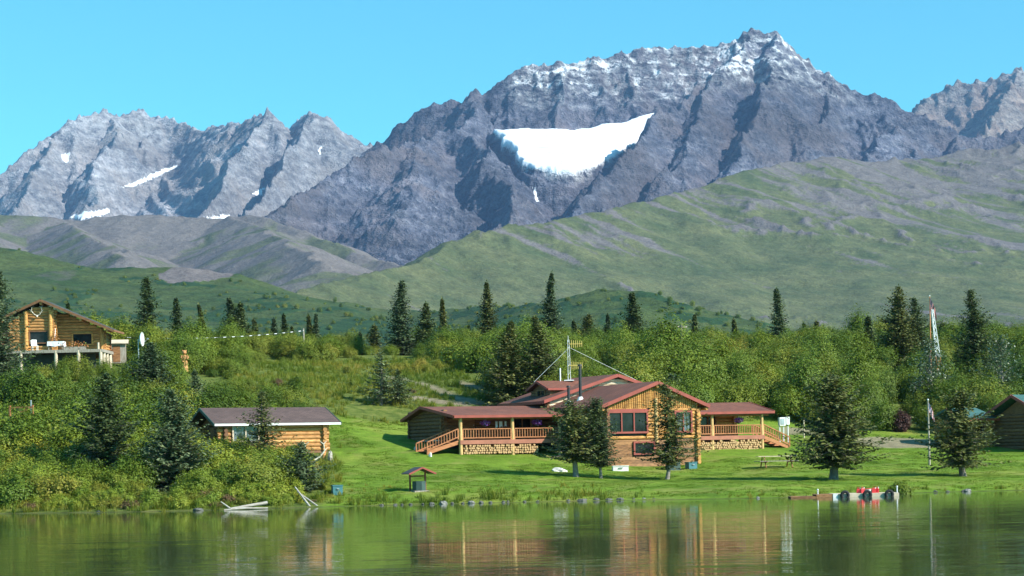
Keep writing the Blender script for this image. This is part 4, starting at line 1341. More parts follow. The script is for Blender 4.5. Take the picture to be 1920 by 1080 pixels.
def window(parent, p0, d, w, z0, z1, panes=1, fm='red', gm='glass', fw=.10, out=.17, sill=True, name="window", rows=1):
    """Window in a wall: p0 local xy of its left end, d unit direction along the wall; frame, mullions, panes."""
    d = Vector((*d, 0)); nrm = Vector((d.y, -d.x, 0))
    p = Vector((*p0, 0))
    b = MB()
    def bar(a, za, c, zc, wd, dep=.10):
        b.bar(p + d * a + nrm * out + Vector((0, 0, za)), p + d * c + nrm * out + Vector((0, 0, zc)), dep if abs(za - zc) < 1e-6 else dep, wd)
    lo, hi = z0, z1
    C = lambda a, z, o: p + d * a + nrm * o + Vector((0, 0, z))
    def plank(a0, a1, za, zb, o0=out - .05, o1=out + .05):
        vs = [C(a0, za, o0), C(a1, za, o0), C(a1, za, o1), C(a0, za, o1), C(a0, zb, o0), C(a1, zb, o0), C(a1, zb, o1), C(a0, zb, o1)]
        b.add(vs, [(3, 2, 1, 0), (4, 5, 6, 7), (0, 1, 5, 4), (1, 2, 6, 5), (2, 3, 7, 6), (3, 0, 4, 7)])
    plank(-fw, w + fw, lo - fw, lo); plank(-fw, w + fw, hi, hi + fw); plank(-fw, 0, lo, hi); plank(w, w + fw, lo, hi)
    for i in range(1, panes):
        x = w * i / panes
        plank(x - fw * .35, x + fw * .35, lo, hi, out - .045, out + .035)
    o = b.build(name, M[fm], parent)
    for i in range(panes):
        g = MB()
        a0, a1 = w * i / panes + (fw * .35 if i else 0), w * (i + 1) / panes - (fw * .35 if i < panes - 1 else 0)
        vs = [C(a0, lo, out - .04), C(a1, lo, out - .04), C(a1, hi, out - .04), C(a0, hi, out - .04), C(a0, lo, out - .055), C(a1, lo, out - .055), C(a1, hi, out - .055), C(a0, hi, out - .055)]
        g.add(vs, [(0, 1, 2, 3), (7, 6, 5, 4), (0, 4, 5, 1), (1, 5, 6, 2), (2, 6, 7, 3), (3, 7, 4, 0)])
        g.build("pane", M[gm], o)
    return o

def railing(parent, p0, p1, z0, z1, mat_, gap=.19, name="railing", slope=0.0, post=True):
    """Handrail with balusters; z0 deck level rail, z1 top; slope lowers the far end."""
    p0, p1 = Vector((*p0, 0)), Vector((*p1, 0))
    L = (p1 - p0).length
    b = MB()
    dz = Vector((0, 0, -slope))
    b.bar(p0 + Vector((0, 0, z1)), p1 + Vector((0, 0, z1)) + dz, .12, .06)
    b.bar(p0 + Vector((0, 0, z0)), p1 + Vector((0, 0, z0)) + dz, .07, .07)
    n = max(2, round(L / gap))
    for i in range(n + 1):
        q = i / n
        p = p0.lerp(p1, q) + dz * q
        k = .075 if (post and i in (0, n)) else .045
        b.bar(p + Vector((0, 0, z0 - (.15 if k > .05 else 0))), p + Vector((0, 0, z1)), k, k)
    return b.build(name, M[mat_], parent)

def stairs(parent, p0, p1, width, z0, z1, mat_, n=5):
    """Steps from the deck (p0, z1) down to the ground (p1, z0); width is a vector across."""
    p0, p1, w = Vector((*p0, 0)), Vector((*p1, 0)), Vector((*width, 0))
    b = MB()
    for i in range(n):
        q = (i + .5) / n
        c = p0.lerp(p1, q) + Vector((0, 0, z1 + (z0 - z1) * (i + 1) / (n + 1)))
        dl = (p1 - p0) / n * .62
        vs = [c - dl - w * 0, c + dl, c + dl + w, c - dl + w]
        b.slab(vs, .05)
    for o in (Vector((0, 0, 0)), w):
        b.bar(p0 + o + Vector((0, 0, z1 - .12)), p1 + o + Vector((0, 0, z0 + .02)), .06, .24)
    return b.build("stairs", M[mat_], parent)

# ------------------------------------------------------------------ the big lodge
LX, LY = -3.58, 123.0
TH = math.radians(25)
lodge = thing("log_lodge", "big red-roofed log lodge with a front gable between two railed porches", "lodge", (LX, LY, 0), TH)
def lw(u, v, z=0):
    return (LX + u * math.cos(TH) - v * math.sin(TH), LY + u * math.sin(TH) + v * math.cos(TH), z)
DECK = 3.40
# left wing: end wall, porch back wall, back wall
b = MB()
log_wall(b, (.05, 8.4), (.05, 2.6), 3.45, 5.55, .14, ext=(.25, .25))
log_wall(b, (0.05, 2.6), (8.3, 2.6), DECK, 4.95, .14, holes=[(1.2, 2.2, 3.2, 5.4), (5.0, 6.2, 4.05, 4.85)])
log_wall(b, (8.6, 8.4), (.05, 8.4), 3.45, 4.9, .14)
b.build("left_wing_wall", M['log_dark_shade'], lodge, True)["label"] = "dark shaded log walls of the lodge's left wing"
b = MB()
b.prism([(2.75, 3.5), (8.3, 3.5), (8.3, 4.85), (5.3, 5.55), (2.75, 5.15)], lambda h, z: (.12, h, z), lambda h, z: (.20, h, z))
b.build("end_gable", M['log_dark_shade'], lodge)
b = MB().span((.2, 2.75, 2.6), (8.4, 8.3, 3.42))
b.build("foundation", M['darkgrey'], lodge)
b = MB().span((-.04, 2.7, 3.42), (.0, 8.4, 3.50))
b.build("sill_board", M['white'], lodge)
d_ = MB().span((1.2, 2.50, DECK), (2.2, 2.58, 5.3)).build("door", M['plank'], lodge)
MB().ball((2.1, 2.46, DECK + 1.0), .04).build("handle", M['steel'], d_)
window(lodge, (5.0, 2.55), (1, 0), 1.2, 4.05, 4.80, 2, 'plank')
# right wing
b = MB()
log_wall(b, (16.2, 2.2), (21.9, 2.2), DECK, 5.0, .14, holes=[(0.7, 1.6, 3.2, 5.4), (2.9, 4.1, 4.0, 4.85)], ext=(.1, .28))
log_wall(b, (21.9, 2.2), (21.9, 5.8), DECK - .1, 5.1, .14)
log_wall(b, (21.9, 5.8), (16.0, 5.8), DECK - .1, 5.0, .14)
b.build("right_wing_wall", M['log_gold'], lodge, True)
MB().span((16.2, 2.35, 2.2), (21.8, 5.7, 3.38)).build("foundation", M['darkgrey'], lodge)
d_ = MB().span((16.9, 2.08, DECK), (17.8, 2.15, 5.25)).build("door", M['plank'], lodge)
MB().ball((17.7, 2.04, DECK + 1.0), .04).build("handle", M['steel'], d_)
window(lodge, (19.1, 2.15), (1, 0), 1.2, 4.05, 4.80, 2, 'plank')
# decks, posts, beams
for u0, u1, vb in ((.0, 8.4, 2.5), (15.6, 23.0, 2.1)):
    b = MB()
    n = int((vb + .1) / .15)
    for i in range(n):
        b.span((u0, -.1 + i * .15, DECK - .04), (u1, .04 + i * .15, DECK))
    b.build("deck", M['red_deck'], lodge)
    MB().span((u0, -.13, DECK - .26), (u1, -.08, DECK + .01)).build("deck_fascia", M['red_deck'], lodge)
for u, top, bot in ((.09, 4.86, 2.4), (3.77, 4.86, 2.4), (7.2, 4.86, 1.9), (18.86, 4.86, 2.3), (22.87, 4.86, 2.2)):
    MB().tube((u, .02, bot), (u, .02, top), .13, .115, 12).build("porch_post", M['post'], lodge, True)
for u0, u1 in ((-.4, 8.0), (16.2, 23.4)):
    MB().tube((u0, .02, 4.84), (u1, .02, 4.84), .10, .10, 10).build("porch_beam", M['log_dark_shade'], lodge, True)
railing(lodge, (.22, -.02), (3.64, -.02), 3.55, 4.12, 'rail')
railing(lodge, (3.9, -.02), (7.1, -.02), 3.55, 4.12, 'rail')
railing(lodge, (16.0, -.02), (18.73, -.02), 3.55, 4.12, 'rail')
railing(lodge, (18.99, -.02), (22.74, -.02), 3.55, 4.12, 'rail')
# the two flights of stairs
stairs(lodge, (-.05, .05), (-2.3, .05), (0, 1.25), 2.62, DECK, 'rail')
railing(lodge, (-.1, .0), (-2.25, .0), 3.62, 4.15, 'rail', .2, "stair_rail", .82)
railing(lodge, (-.1, 1.4), (-2.45, 1.4), 3.62, 4.15, 'rail', .2, "stair_rail", .88)
stairs(lodge, (23.0, .05), (25.1, .05), (0, 1.25), 2.50, DECK, 'rail')
railing(lodge, (23.0, .0), (25.1, .0), 3.60, 4.15, 'rail', .19, "stair_rail", .90)
railing(lodge, (23.0, 1.4), (25.1, 1.4), 3.60, 4.15, 'rail', .19, "stair_rail", .90)
# wing roofs
roof("left_wing_roof", M['roof_red'], lodge, [((-.5, -.3, 5.0), (8.9, -.3, 5.0), (8.9, 5.3, 5.74), (-.5, 5.3, 5.74)), ((9.0, 8.9, 4.92), (-.5, 8.9, 4.92), (-.5, 5.31, 5.735), (9.0, 5.31, 5.735))])
roof("right_wing_roof", M['roof_red'], lodge, [((15.0, -.3, 5.02), (23.7, -.3, 5.06), (23.7, 3.0, 5.78), (15.0, 3.0, 5.74)), ((23.7, 6.4, 5.0), (15.0, 6.4, 5.0), (15.0, 3.01, 5.735), (23.7, 3.01, 5.775))])
b = MB()
b.bar((-.5, -.36, 4.93), (8.9, -.36, 4.93), .05, .17)
b.bar((-.54, -.3, 4.94), (-.54, 5.3, 5.68), .05, .19); b.bar((-.54, 5.3, 5.68), (-.54, 8.9, 4.86), .05, .19)
b.build("fascia", M['red'], lodge)
b = MB()
b.bar((15.0, -.36, 4.95), (23.7, -.36, 4.99), .05, .17)
b.bar((23.74, -.3, 5.0), (23.74, 3.0, 5.72), .05, .19); b.bar((23.74, 3.0, 5.72), (23.74, 6.4, 4.94), .05, .19)
b.build("fascia", M['red'], lodge)
# front gable block
GV = -4.5
UL, UR, UP = 8.35, 15.0, 11.95       # wall ends, ridge
b = MB()
holes = [(.02, 2.86, 3.62, 5.05), (4.95, 6.2, 3.62, 5.05), (1.85, 3.4, 2.25, 3.08)]
log_wall(b, (UL, GV), (UR, GV), 3.22, 5.15, .125, holes=[(h[0], h[1], h[2], h[3]) for h in holes], ext=(.1, .26))
b.build("front_wall", M['log_gold'], lodge, True)["label"] = "golden log wall with red-framed windows under the gable"
b = MB()
z = 1.30
hb = (UL + 1.85, UL + 3.4, 2.25, 3.08)
while z < 3.2:
    h_ = random.uniform(.17, .23)
    segs = [(UL, UR)] if (z + h_ < hb[2] or z > hb[3]) else [(UL, hb[0]), (hb[1], UR)]
    for s, e in segs:
        xs_ = [s] + sorted(random.uniform(s, e) for _ in range(1 if e - s > 3 else 0)) + [e]
        for a, c in zip(xs_[:-1], xs_[1:]):
            b.span((a + .006, GV - .05 - random.uniform(0, .02), z), (c - .006, GV + .1, min(z + h_ - .012, 3.21)))
    z += h_
b.build("basement_wall", M['plank'], lodge)["label"] = "weathered horizontal plank siding below the golden logs"
# side walls
b = MB()
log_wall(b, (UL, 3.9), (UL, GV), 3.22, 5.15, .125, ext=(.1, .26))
b.build("side_wall", M['log_dark_shade'], lodge, True)
MB().span((UL + .02, GV + .12, 1.2), (UL + .14, 2.6, 3.22)).build("side_basement_wall", M['plank'], lodge)
b = MB()
log_wall(b, (UR, GV), (UR, 2.2), 1.35, 5.15, .125, ext=(.26, .1))
b.build("side_wall", M['log_gold'], lodge, True)
b = MB()
log_wall(b, (UR + .1, -1.2), (UR + 1.1, -1.2), 1.7, 4.9, .13, ext=(.1, .2))
b.build("corner_logs", M['log_gold'], lodge, True)
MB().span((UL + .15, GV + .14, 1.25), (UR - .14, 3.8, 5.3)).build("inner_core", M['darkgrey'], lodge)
# gable of upright poles
b = MB()
u = UL + .12
while u < UR:
    top = 6.86 - abs(u - UP) * .372 - .10
    if top > 5.25:
        r_ = random.uniform(.062, .088)
        b.tube((u, GV - .03, 5.18), (u, GV - .03, top), r_, r_ * .95, 8)
    u += .155
b.build("gable_poles", M['log_gold'], lodge, True)
MB().prism([(UL, 5.12), (UR, 5.12), (UR, 5.72), (UP, 6.80), (UL, 5.5)], lambda h, z: (h, GV + .12, z), lambda h, z: (h, GV + .03, z)).build("gable_backing", M['plank'], lodge)
b = MB().span((UL - .05, GV - .16, 5.06), (UL + 3.05, GV - .06, 5.2))
b.build("header_board", M['red'], lodge)
MB().tube((UL + 3.55, GV - .12, 3.0), (UL + 3.55, GV - .12, 5.9), .12, .11, 12).build("wall_post", M['post'], lodge, True)
MB().tube((UR + .02, GV - .02, 1.35), (UR + .02, GV - .02, 5.1), .15, .13, 12).build("wall_post", M['post'], lodge, True)
window(lodge, (UL + .08, GV), (1, 0), 2.72, 3.74, 4.95, 3, 'red', fw=.12)
window(lodge, (UL + 5.0, GV), (1, 0), 1.1, 3.74, 4.95, 2, 'red', 'glass_curtain', fw=.12)
window(lodge, (UL + 1.95, GV + .04), (1, 0), 1.36, 2.34, 2.99, 1, 'red', fw=.11)
RZ, EZ = 6.98, 5.45
roof("front_gable_roof", M['roof_red'], lodge, [((7.85, GV - .35, EZ), (UP, GV - .35, RZ), (UP, 4.0, RZ + .02), (7.85, 4.0, EZ + .02)), ((15.75, GV - .35, EZ - .04), (UP + .003, GV - .35, RZ), (UP + .003, 4.0, RZ + .02), (15.75, 4.0, EZ))])
b = MB()
b.bar((7.80, GV - .40, EZ - .10), (UP, GV - .40, RZ - .10), .05, .22); b.bar((15.80, GV - .40, EZ - .14), (UP, GV - .405, RZ - .10), .05, .22)
b.bar((7.82, GV - .35, EZ - .10), (7.82, 1.0, EZ - .09), .05, .18); b.bar((15.78, GV - .35, EZ - .14), (15.78, .2, EZ - .12), .05, .18)
b.build("fascia", M['red'], lodge)
for u_, z_ in ((7.95, 5.36), (UP, 6.82), (15.6, 5.33)):
    MB().tube((u_, GV - .34, z_ - .16), (u_, GV + 1.2, z_ - .16), .10, .10, 9).build("purlin", M['log_gold'], lodge, True)
# upper block behind: its own gable, wide low roof, dormer towards the left
CU, CV = 13.36, 3.55
CE, CR_ = 5.98, 7.82
roof("upper_roof", M['roof_red'], lodge, [((7.5, CV - .3, CE), (CU, CV - .3, CR_), (CU, 10.4, CR_ + .02), (7.5, 10.4, CE + .04)), ((19.2, CV - .3, CE), (CU + .003, CV - .3, CR_), (CU + .003, 10.4, CR_ + .02), (19.2, 10.4, CE + .04))])
b = MB()
b.bar((7.45, CV - .35, CE - .10), (CU, CV - .35, CR_ - .10), .05, .22); b.bar((19.25, CV - .35, CE - .10), (CU, CV - .355, CR_ - .10), .05, .22)
b.bar((7.46, CV - .3, CE - .09), (7.46, 10.4, CE - .06), .05, .2)
b.build("fascia", M['red'], lodge)
b = MB()
z = 5.5
while z < 7.6:
    hw_ = (7.70 - z) / .33
    b.tube((max(8.0, CU - hw_), CV + .1, z), (min(18.7, CU + hw_), CV + .1, z), .12, .115, 9)
    z += .21
b.build("upper_gable_wall", M['pale'], lodge, True)["label"] = "pale peeled logs of the upper gable"
b = MB()
log_wall(b, (8.1, 10.0), (8.1, CV + .2), 3.4, 5.95, .13)
log_wall(b, (18.6, CV + .2), (18.6, 10.0), 3.4, 5.95, .13)
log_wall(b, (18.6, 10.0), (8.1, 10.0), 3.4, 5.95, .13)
b.build("upper_block_wall", M['log_dark_shade'], lodge, True)
DV, DZ = 6.55, 7.50
roof("dormer_roof", M['roof_red'], lodge, [((8.75, 4.85, 6.93), (12.8, 4.85, 6.93), (12.8, DV, DZ), (8.75, DV, DZ)), ((12.8, 8.3, 6.9), (8.75, 8.3, 6.9), (8.75, DV + .003, DZ), (12.8, DV + .003, DZ))], .12)
b = MB()
b.bar((8.75, 4.80, 6.86), (12.6, 4.80, 6.86), .05, .15); b.bar((8.71, 4.85, 6.87), (8.71, DV, DZ - .08), .05, .16); b.bar((8.71, DV, DZ - .08), (8.71, 8.3, 6.84), .05, .16)
b.build("fascia", M['red'], lodge)
b = MB()
log_wall(b, (9.1, 8.0), (9.1, 5.15), 6.1, 6.85, .10, holes=[(1.0, 2.2, 6.3, 6.8)], ext=(.1, .1))
log_wall(b, (9.1, 5.15), (12.2, 5.15), 6.1, 6.85, .10, ext=(.1, .1))
b.prism([(5.2, 6.8), (7.95, 6.8), (DV, 7.36)], lambda h, z: (9.05, h, z), lambda h, z: (9.16, h, z))
b.build("dormer_wall", M['log_dark_shade'], lodge, True)
window(lodge, (9.1, 7.0), (0, -1), 1.2, 6.32, 6.78, 2, 'plank', fw=.07, out=.12)
MB().span((18.2, 5.0, 5.95), (19.6, 8.0, 6.05)).build("rear_roof_corner", M['roof_red'], lodge)
# stove pipes and vents
for u, v, zb, zt, r_, mt in ((9.3, 1.0, 5.85, 8.2, .10, 'black'), (8.42, 1.0, 5.6, 6.78, .10, 'black'), (10.55, 6.5, 7.45, 8.38, .05, 'white')):
    b = MB().tube((u, v, zb), (u, v, zt), r_, r_, 12)
    p_ = b.build("stove_pipe" if mt == 'black' else "vent_pipe", M[mt], lodge, True)
    if mt == 'black':
        MB().tube((u, v, zb), (u, v, zb + .34), .30, .13, 12).build("flashing", M['white'], p_, True)
        MB().tube((u, v, zt + .02), (u, v, zt + .16), .15, .13, 12).build("cap", M['black'], p_, True)

# ------------------------------------------------------------------ things on and around the lodge
t = thing("antenna_mast", "thin white antenna mast with two yellow arrays standing on the lodge roof", "antenna", lw(11.2, 6.45, 7.50))
b = MB()
for i in range(3):
    a = i * 2.094
    b.tube((.12 * math.cos(a), .12 * math.sin(a), 0), (.07 * math.cos(a), .07 * math.sin(a), 2.85), .018, .014, 6)
for j in range(14):
    a0, a1 = (j % 3) * 2.094, ((j + 1) % 3) * 2.094
    q = .12 - .05 * j / 14
    b.tube((q * math.cos(a0), q * math.sin(a0), j * .2), (q * math.cos(a1), q * math.sin(a1), j * .2 + .2), .010, .010, 5)
b.tube((0, 0, 2.7), (0, 0, 3.15), .02, .015, 6)
b.span((-.35, -.25, -.02), (.35, .25, .05))
b.build("mast", M['white'], t)
for z in (1.05, 2.55):
    b = MB()
    b.tube((.03, -.03, z), (.98, -.03, z), .024, .024, 6)
    for k in range(6):
        x = .22 + k * .145
        b.tube((x, -.03, z - .28 + .015 * k), (x, -.03, z + .28 - .015 * k), .018, .018, 6)
    b.build("antenna_array", M['yellow'], t)
b = MB().tube((0, 0, 2.25), (-2.45, .0, -.05), .013, .013, 5)
b.build("guy_wire", M['white'], t)
MB().tube((0, 0, 2.35), (5.0, .1, -.2), .011, .011, 5).build("guy_wire", M['white'], t)

def basket(u, v, z, top, lab, n=150):
    x, y, _ = lw(u, v)
    t = thing("flower_basket", lab, "flower basket", (x, y, z), 0, "hanging flower baskets")
    b = MB()
    vs = []
    b.ball((0, 0, -.08), .16, 10, 6, .05, (1, 1, .75))
    b.build("pot", M['darkgrey'], t)
    b = MB()
    for k in range(3):
        b.tube((.15 * math.cos(k * 2.1), .15 * math.sin(k * 2.1), 0), (0, 0, top - z), .008, .006, 5)
    b.build("hanger", M['steel'], t)
    rng = np.random.default_rng(int(u * 10))
    c = rng.normal(size=(n, 3)); c /= np.linalg.norm(c, axis=1)[:, None]
    c = c * rng.uniform(.7, 1.05, n)[:, None] * [.34, .34, .17] + [0, 0, .05]
    v, f = leaf_quads(c, .10, rng)
    link(bpy.data.objects.new("flowers", np_mesh("flowers", v, f, [M['purple']])), t)
basket(2.0, .35, 4.45, 4.82, "purple flower basket hanging by the left porch, next to the pale cloths")
basket(5.7, .30, 4.45, 4.82, "purple flower basket hanging at the left porch's shaded end by the spruces")
basket(21.2, .35, 4.42, 4.82, "purple flower basket hanging in the right porch")
for i, (u, w_, h_, tx) in enumerate([(3.05, .16, .42, "narrow first"), (3.36, .24, .36, "wide middle"), (3.70, .14, .30, "small last")]):
    b = MB()
    x0, n = u - w_ / 2, 7
    for s in range(n):
        a0, a1 = x0 + w_ * s / n, x0 + w_ * (s + 1) / n
        o0, o1 = .03 * math.sin(s * 1.9), .03 * math.sin((s + 1) * 1.9)
        j0 = .05 * math.sin(s * 1.1 + i)
        b.add([(a0, .9 + o0, 4.62), (a1, .9 + o1, 4.62), (a1, .9 + o1, 4.62 - h_ - j0), (a0, .9 + o0, 4.62 - h_ - j0), (a0, .915 + o0, 4.62), (a1, .915 + o1, 4.62), (a1, .915 + o1, 4.62 - h_ - j0), (a0, .915 + o0, 4.62 - h_ - j0)], [(3, 2, 1, 0), (4, 5, 6, 7), (0, 1, 5, 4), (2, 3, 7, 6), (0, 4, 7, 3), (1, 2, 6, 5)])
    o = b.build("hanging_cloth", M['cloth'], None)
    o.location = (LX, LY, 0); o.rotation_euler = (0, 0, TH)
    tag(o, f"{tx} of the three pale cloths hung in the left porch", "cloth", "cloths hung to dry in the porch")

# firewood under the two porches: every split log a thing
def wood_log(seed):
    random.seed(seed)
    b = MB()
    n = 8 if seed % 3 else 5
    r = .082
    pr = [r * random.uniform(.78, 1.12) for _ in range(n)]
    vs = [(pr[i] * math.cos(6.283 * i / n), y, pr[i] * math.sin(6.283 * i / n)) for y in (-.2, .2) for i in range(n)]
    b.add(vs, [tuple(range(n)), tuple(range(2 * n - 1, n - 1, -1))] + [(i, n + i, n + (i + 1) % n, (i + 1) % n) for i in range(n)])
    return b.mesh("firewood_log", M['firewood'])
WL = [wood_log(s) for s in range(6)]
def firewood(u0, u1, v, zbase, ztop, lab, grp):
    r = .085
    row = 0
    z = zbase + r
    while z < ztop:
        u = u0 + (r if row % 2 else 0)
        while u < u1:
            x, y, _ = lw(u + random.uniform(-.02, .02), v + random.uniform(-.05, .05))
            k = random.uniform(.85, 1.12)
            if z + r < ztop + random.uniform(-.05, .10):
                o = link(bpy.data.objects.new("firewood_log", random.choice(WL)))
                o.location = (x, y, z + random.uniform(-.012, .012))
                o.scale = (k, random.uniform(.9, 1.2), k)
                o.rotation_euler = (0, random.uniform(0, 6.28), TH + random.uniform(-.08, .08))
                tag(o, lab, "firewood", grp)
            u += 2 * r * random.uniform(.96, 1.06)
        z += r * 1.76
        row += 1
firewood(.32, 5.6, .12, 2.50, 3.12, "split log in the firewood stack under the stairs-side left porch", "firewood under the left porch")
firewood(17.25, 22.7, .12, 2.38, 3.10, "split log in the firewood stack under the right porch", "firewood under the right porch")
# ------------------------------------------------------------------ brown-roofed cabin on the bank
random.seed(21)
KX, KY, KT = -18.35, 117.0, math.radians(28)
cab = thing("log_cabin", "small orange log cabin with a brown roof on the bank above the shrubs", "cabin", (KX, KY, 0), KT)
def kw(u, v, z=0):
    return (KX + u * math.cos(KT) - v * math.sin(KT), KY + u * math.sin(KT) + v * math.cos(KT), z)
b = MB()
log_wall(b, (.75, .45), (7.3, .45), 2.92, 4.62, .135, holes=[(.50, 2.15, 3.55, 4.55)], ext=(.42, .36))
b.build("front_wall", M['log'], cab, True)
b = MB()
log_wall(b, (.75, 4.6), (.75, .45), 2.92, 4.62, .135, holes=[(1.5, 2.5, 2.5, 4.5)], ext=(.3, .3))
b.prism([(.5, 4.6), (4.7, 4.6), (2.62, 5.50)], lambda h, z: (.70, h, z), lambda h, z: (.82, h, z))
b.build("end_wall", M['log_dark_shade'], cab, True)
b = MB()
log_wall(b, (7.3, .45), (7.3, 4.6), 2.92, 4.62, .135, ext=(.3, .3))
b.prism([(.5, 4.6), (4.7, 4.6), (2.62, 5.50)], lambda h, z: (7.26, h, z), lambda h, z: (7.36, h, z))
b.build("end_wall", M['log'], cab, True)
b = MB()
log_wall(b, (7.3, 4.6), (.75, 4.6), 2.92, 4.62, .135)
b.build("back_wall", M['log'], cab, True)
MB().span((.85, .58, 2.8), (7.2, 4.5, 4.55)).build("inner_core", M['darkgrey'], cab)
MB().span((.5, .34, 2.80), (7.5, 4.7, 2.94)).build("floor_beam", M['log_dark_shade'], cab)
for u, v in ((7.28, .42), (4.2, .42), (1.0, .42), (7.28, 4.6), (1.0, 4.6)):
    x, y, _ = kw(u, v)
    MB().tube((u, v, gnd(x, y) - .2), (u, v, 2.85 if (u, v) != (7.28, .42) else 4.6), .16, .14, 10).build("pier_post", M['post'] if v > 1 else M['log'], cab, True)
window(cab, (1.28, .45), (1, 0), 1.58, 3.62, 4.50, 2, 'pale', 'glass_curtain', fw=.09, out=.16)
d_ = MB().span((.66, 2.1, 2.95), (.74, 3.0, 4.5)).build("door", M['plank'], cab)
MB().ball((.62, 2.2, 3.7), .04).build("handle", M['steel'], d_)
roof("roof", M['roof_brown'], cab, [((-.05, 0, 4.70), (8.3, 0, 4.70), (8.3, 2.62, 5.74), (-.05, 2.62, 5.74)), ((8.3, 5.2, 4.70), (-.05, 5.2, 4.70), (-.05, 2.623, 5.735), (8.3, 2.623, 5.735))], .12)
MB().bar((-.05, -.05, 4.62), (8.3, -.05, 4.62), .05, .13).build("eave_board", M['white'], cab)
b = MB()
b.bar((-.09, -.02, 4.62), (-.09, 2.62, 5.66), .05, .18).bar((-.09, 2.62, 5.66), (-.09, 5.22, 4.62), .05, .18)
b.build("fascia", M['dgreen'], cab)
MB().bar((8.34, -.02, 4.62), (8.34, 2.62, 5.66), .05, .18).build("fascia", M['dgreen'], cab)

def antlers(name, lab, loc, rz, s=1.0, grp=None, mt='bone'):
    t = MB()
    for k in (-1, 1):
        pts = [(k * .05, 0, 0), (k * .32, -.05, .18), (k * .52, -.12, .46), (k * .46, -.2, .78), (k * .28, -.24, .92)]
        t.path([tuple(c * s for c in p) for p in pts], [.045 * s, .04 * s, .034 * s, .026 * s, .01 * s], 7)
        for i, (a, e) in enumerate([((.32, -.05, .18), (.30, -.30, .36)), ((.52, -.12, .46), (.70, -.16, .62)), ((.46, -.2, .78), (.62, -.2, .95)), ((.40, -.08, .30), (.55, .05, .36))]):
            t.tube((k * a[0] * s, a[1] * s, a[2] * s), (k * e[0] * s, e[1] * s, e[2] * s), .028 * s, .006 * s, 6)
    t.ball((0, -.06 * s, -.05 * s), .12 * s, 8, 6, .1, (.8, 1.2, 1.0))
    o = t.build(name, M[mt], None, True)
    o.location = loc; o.rotation_euler = (0, 0, rz)
    return tag(o, lab, "antlers", grp)
x, y, z = kw(6.35, -.25)
antlers("antlers", "bleached antlers lying against the brown-roofed cabin's corner post", (x, y, gnd(x, y) + .15), .3, 1.25)
x, y, z = kw(7.55, .05)
b = MB().ball((0, 0, .28), .22, 9, 7, .22, (.8, .8, 1.5))
o = b.build("tree_stump", M['drift']); o.location = (x, y, gnd(x, y) - .05)
tag(o, "pale weathered stump at the foot of the brown-roofed cabin's corner post", "stump")

# ------------------------------------------------------------------ hilltop log house
HX, HY = -39.4, 160.0
hs = thing("log_house", "hilltop log house with a broad low gable and a raised deck on posts", "house", (HX, HY, 0))
EV, RG = 13.52, 16.2
DK = 11.78
b = MB()
log_wall(b, (-2.2, .2), (.9, .2), DK + .05, 15.6, .14, holes=[(1.10, 2.65, 12.55, 13.55)], ext=(.6, .3), cap=lambda z: (-(15.85 - z) / .443 + 2.2, (15.85 - z) / .443 + 2.2))
b.build("front_wall", M['log'], hs, True)
b = MB()
log_wall(b, (.9, 1.3), (4.8, 1.3), DK + .05, 15.0, .14, holes=[(1.35, 3.05, 12.42, 13.38)], ext=(0, .25), cap=lambda z: (-9, (15.85 - z) / .443 - .9))
log_wall(b, (.9, .2), (.9, 1.3), DK + .05, 15.2, .14, ext=(.3, 0))
log_wall(b, (4.8, 1.3), (4.8, 3.4), DK - .3, 13.5, .14)
b.build("recessed_wall", M['log'], hs, True)["label"] = "log wall set back under the wide eave"
b = MB()
log_wall(b, (-6, .4), (-2.8, .4), DK - .4, 13.6, .14)
log_wall(b, (-6, 3.4), (-6, .4), DK - .4, 13.4, .14)
log_wall(b, (4.8, 3.4), (-6, 3.4), DK - .4, 13.4, .14)
b.build("side_wall", M['log_dark_shade'], hs, True)
MB().prism([(-5.8, DK - .3), (4.65, DK - .3), (4.65, 13.6), (0, 15.75), (-5.8, 13.5)], lambda h, z: (h, 1.48, z), lambda h, z: (h, 1.65, z)).build("gable_backing", M['log_dark_shade'], hs)
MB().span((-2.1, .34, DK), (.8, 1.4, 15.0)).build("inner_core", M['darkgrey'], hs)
for u in (-1.35, .72):
    MB().tube((u, -.02, DK), (u, -.02, 15.5 - abs(u) * .2), .19, .16, 12).build("log_column", M['log_gold'], hs, True)
MB().tube((4.72, 1.1, DK), (4.72, 1.1, 13.7), .15, .13, 10).build("log_column", M['log_gold'], hs, True)
window(hs, (-1.04, .2), (1, 0), 1.48, 12.60, 13.50, 1, 'log_dark_shade', fw=.09, out=.16)
window(hs, (2.32, 1.3), (1, 0), 1.55, 12.48, 13.32, 1, 'log_gold', fw=.12, out=.16)
roof("roof", M['roof_grey'], hs, [((6.05, -.4, EV), (0, -.4, RG), (0, 3.6, RG + .02), (6.05, 3.6, EV + .02)), ((-6.6, -.4, EV - .2), (-.003, -.4, RG), (-.003, 3.6, RG + .02), (-6.6, 3.6, EV - .18))], .16)
b = MB()
b.bar((6.08, -.44, EV - .1), (0, -.44, RG - .1), .05, .20); b.bar((-6.6, -.445, EV - .3), (0, -.445, RG - .1), .05, .20); b.bar((6.1, -.4, EV - .08), (6.1, 3.6, EV - .06), .05, .16)
b.build("fascia", M['log_dark_shade'], hs)
for u, z_ in ((0, 15.85), (3.3, 14.42), (5.5, 13.5), (-3.2, 14.4)):
    MB().tube((u, -.35, z_), (u, 1.5, z_), .12, .12, 9).build("purlin", M['log'], hs, True)
b = MB()
for i in range(26):
    b.span((-5.5, -3.05 + i * .165, DK - .05), (5.6, -2.9 + i * .165, DK))
b.build("deck", M['grey_wood'], hs)
MB().span((-5.5, -3.12, DK - .24), (5.62, -3.07, DK)).build("deck_fascia", M['grey_wood'], hs)
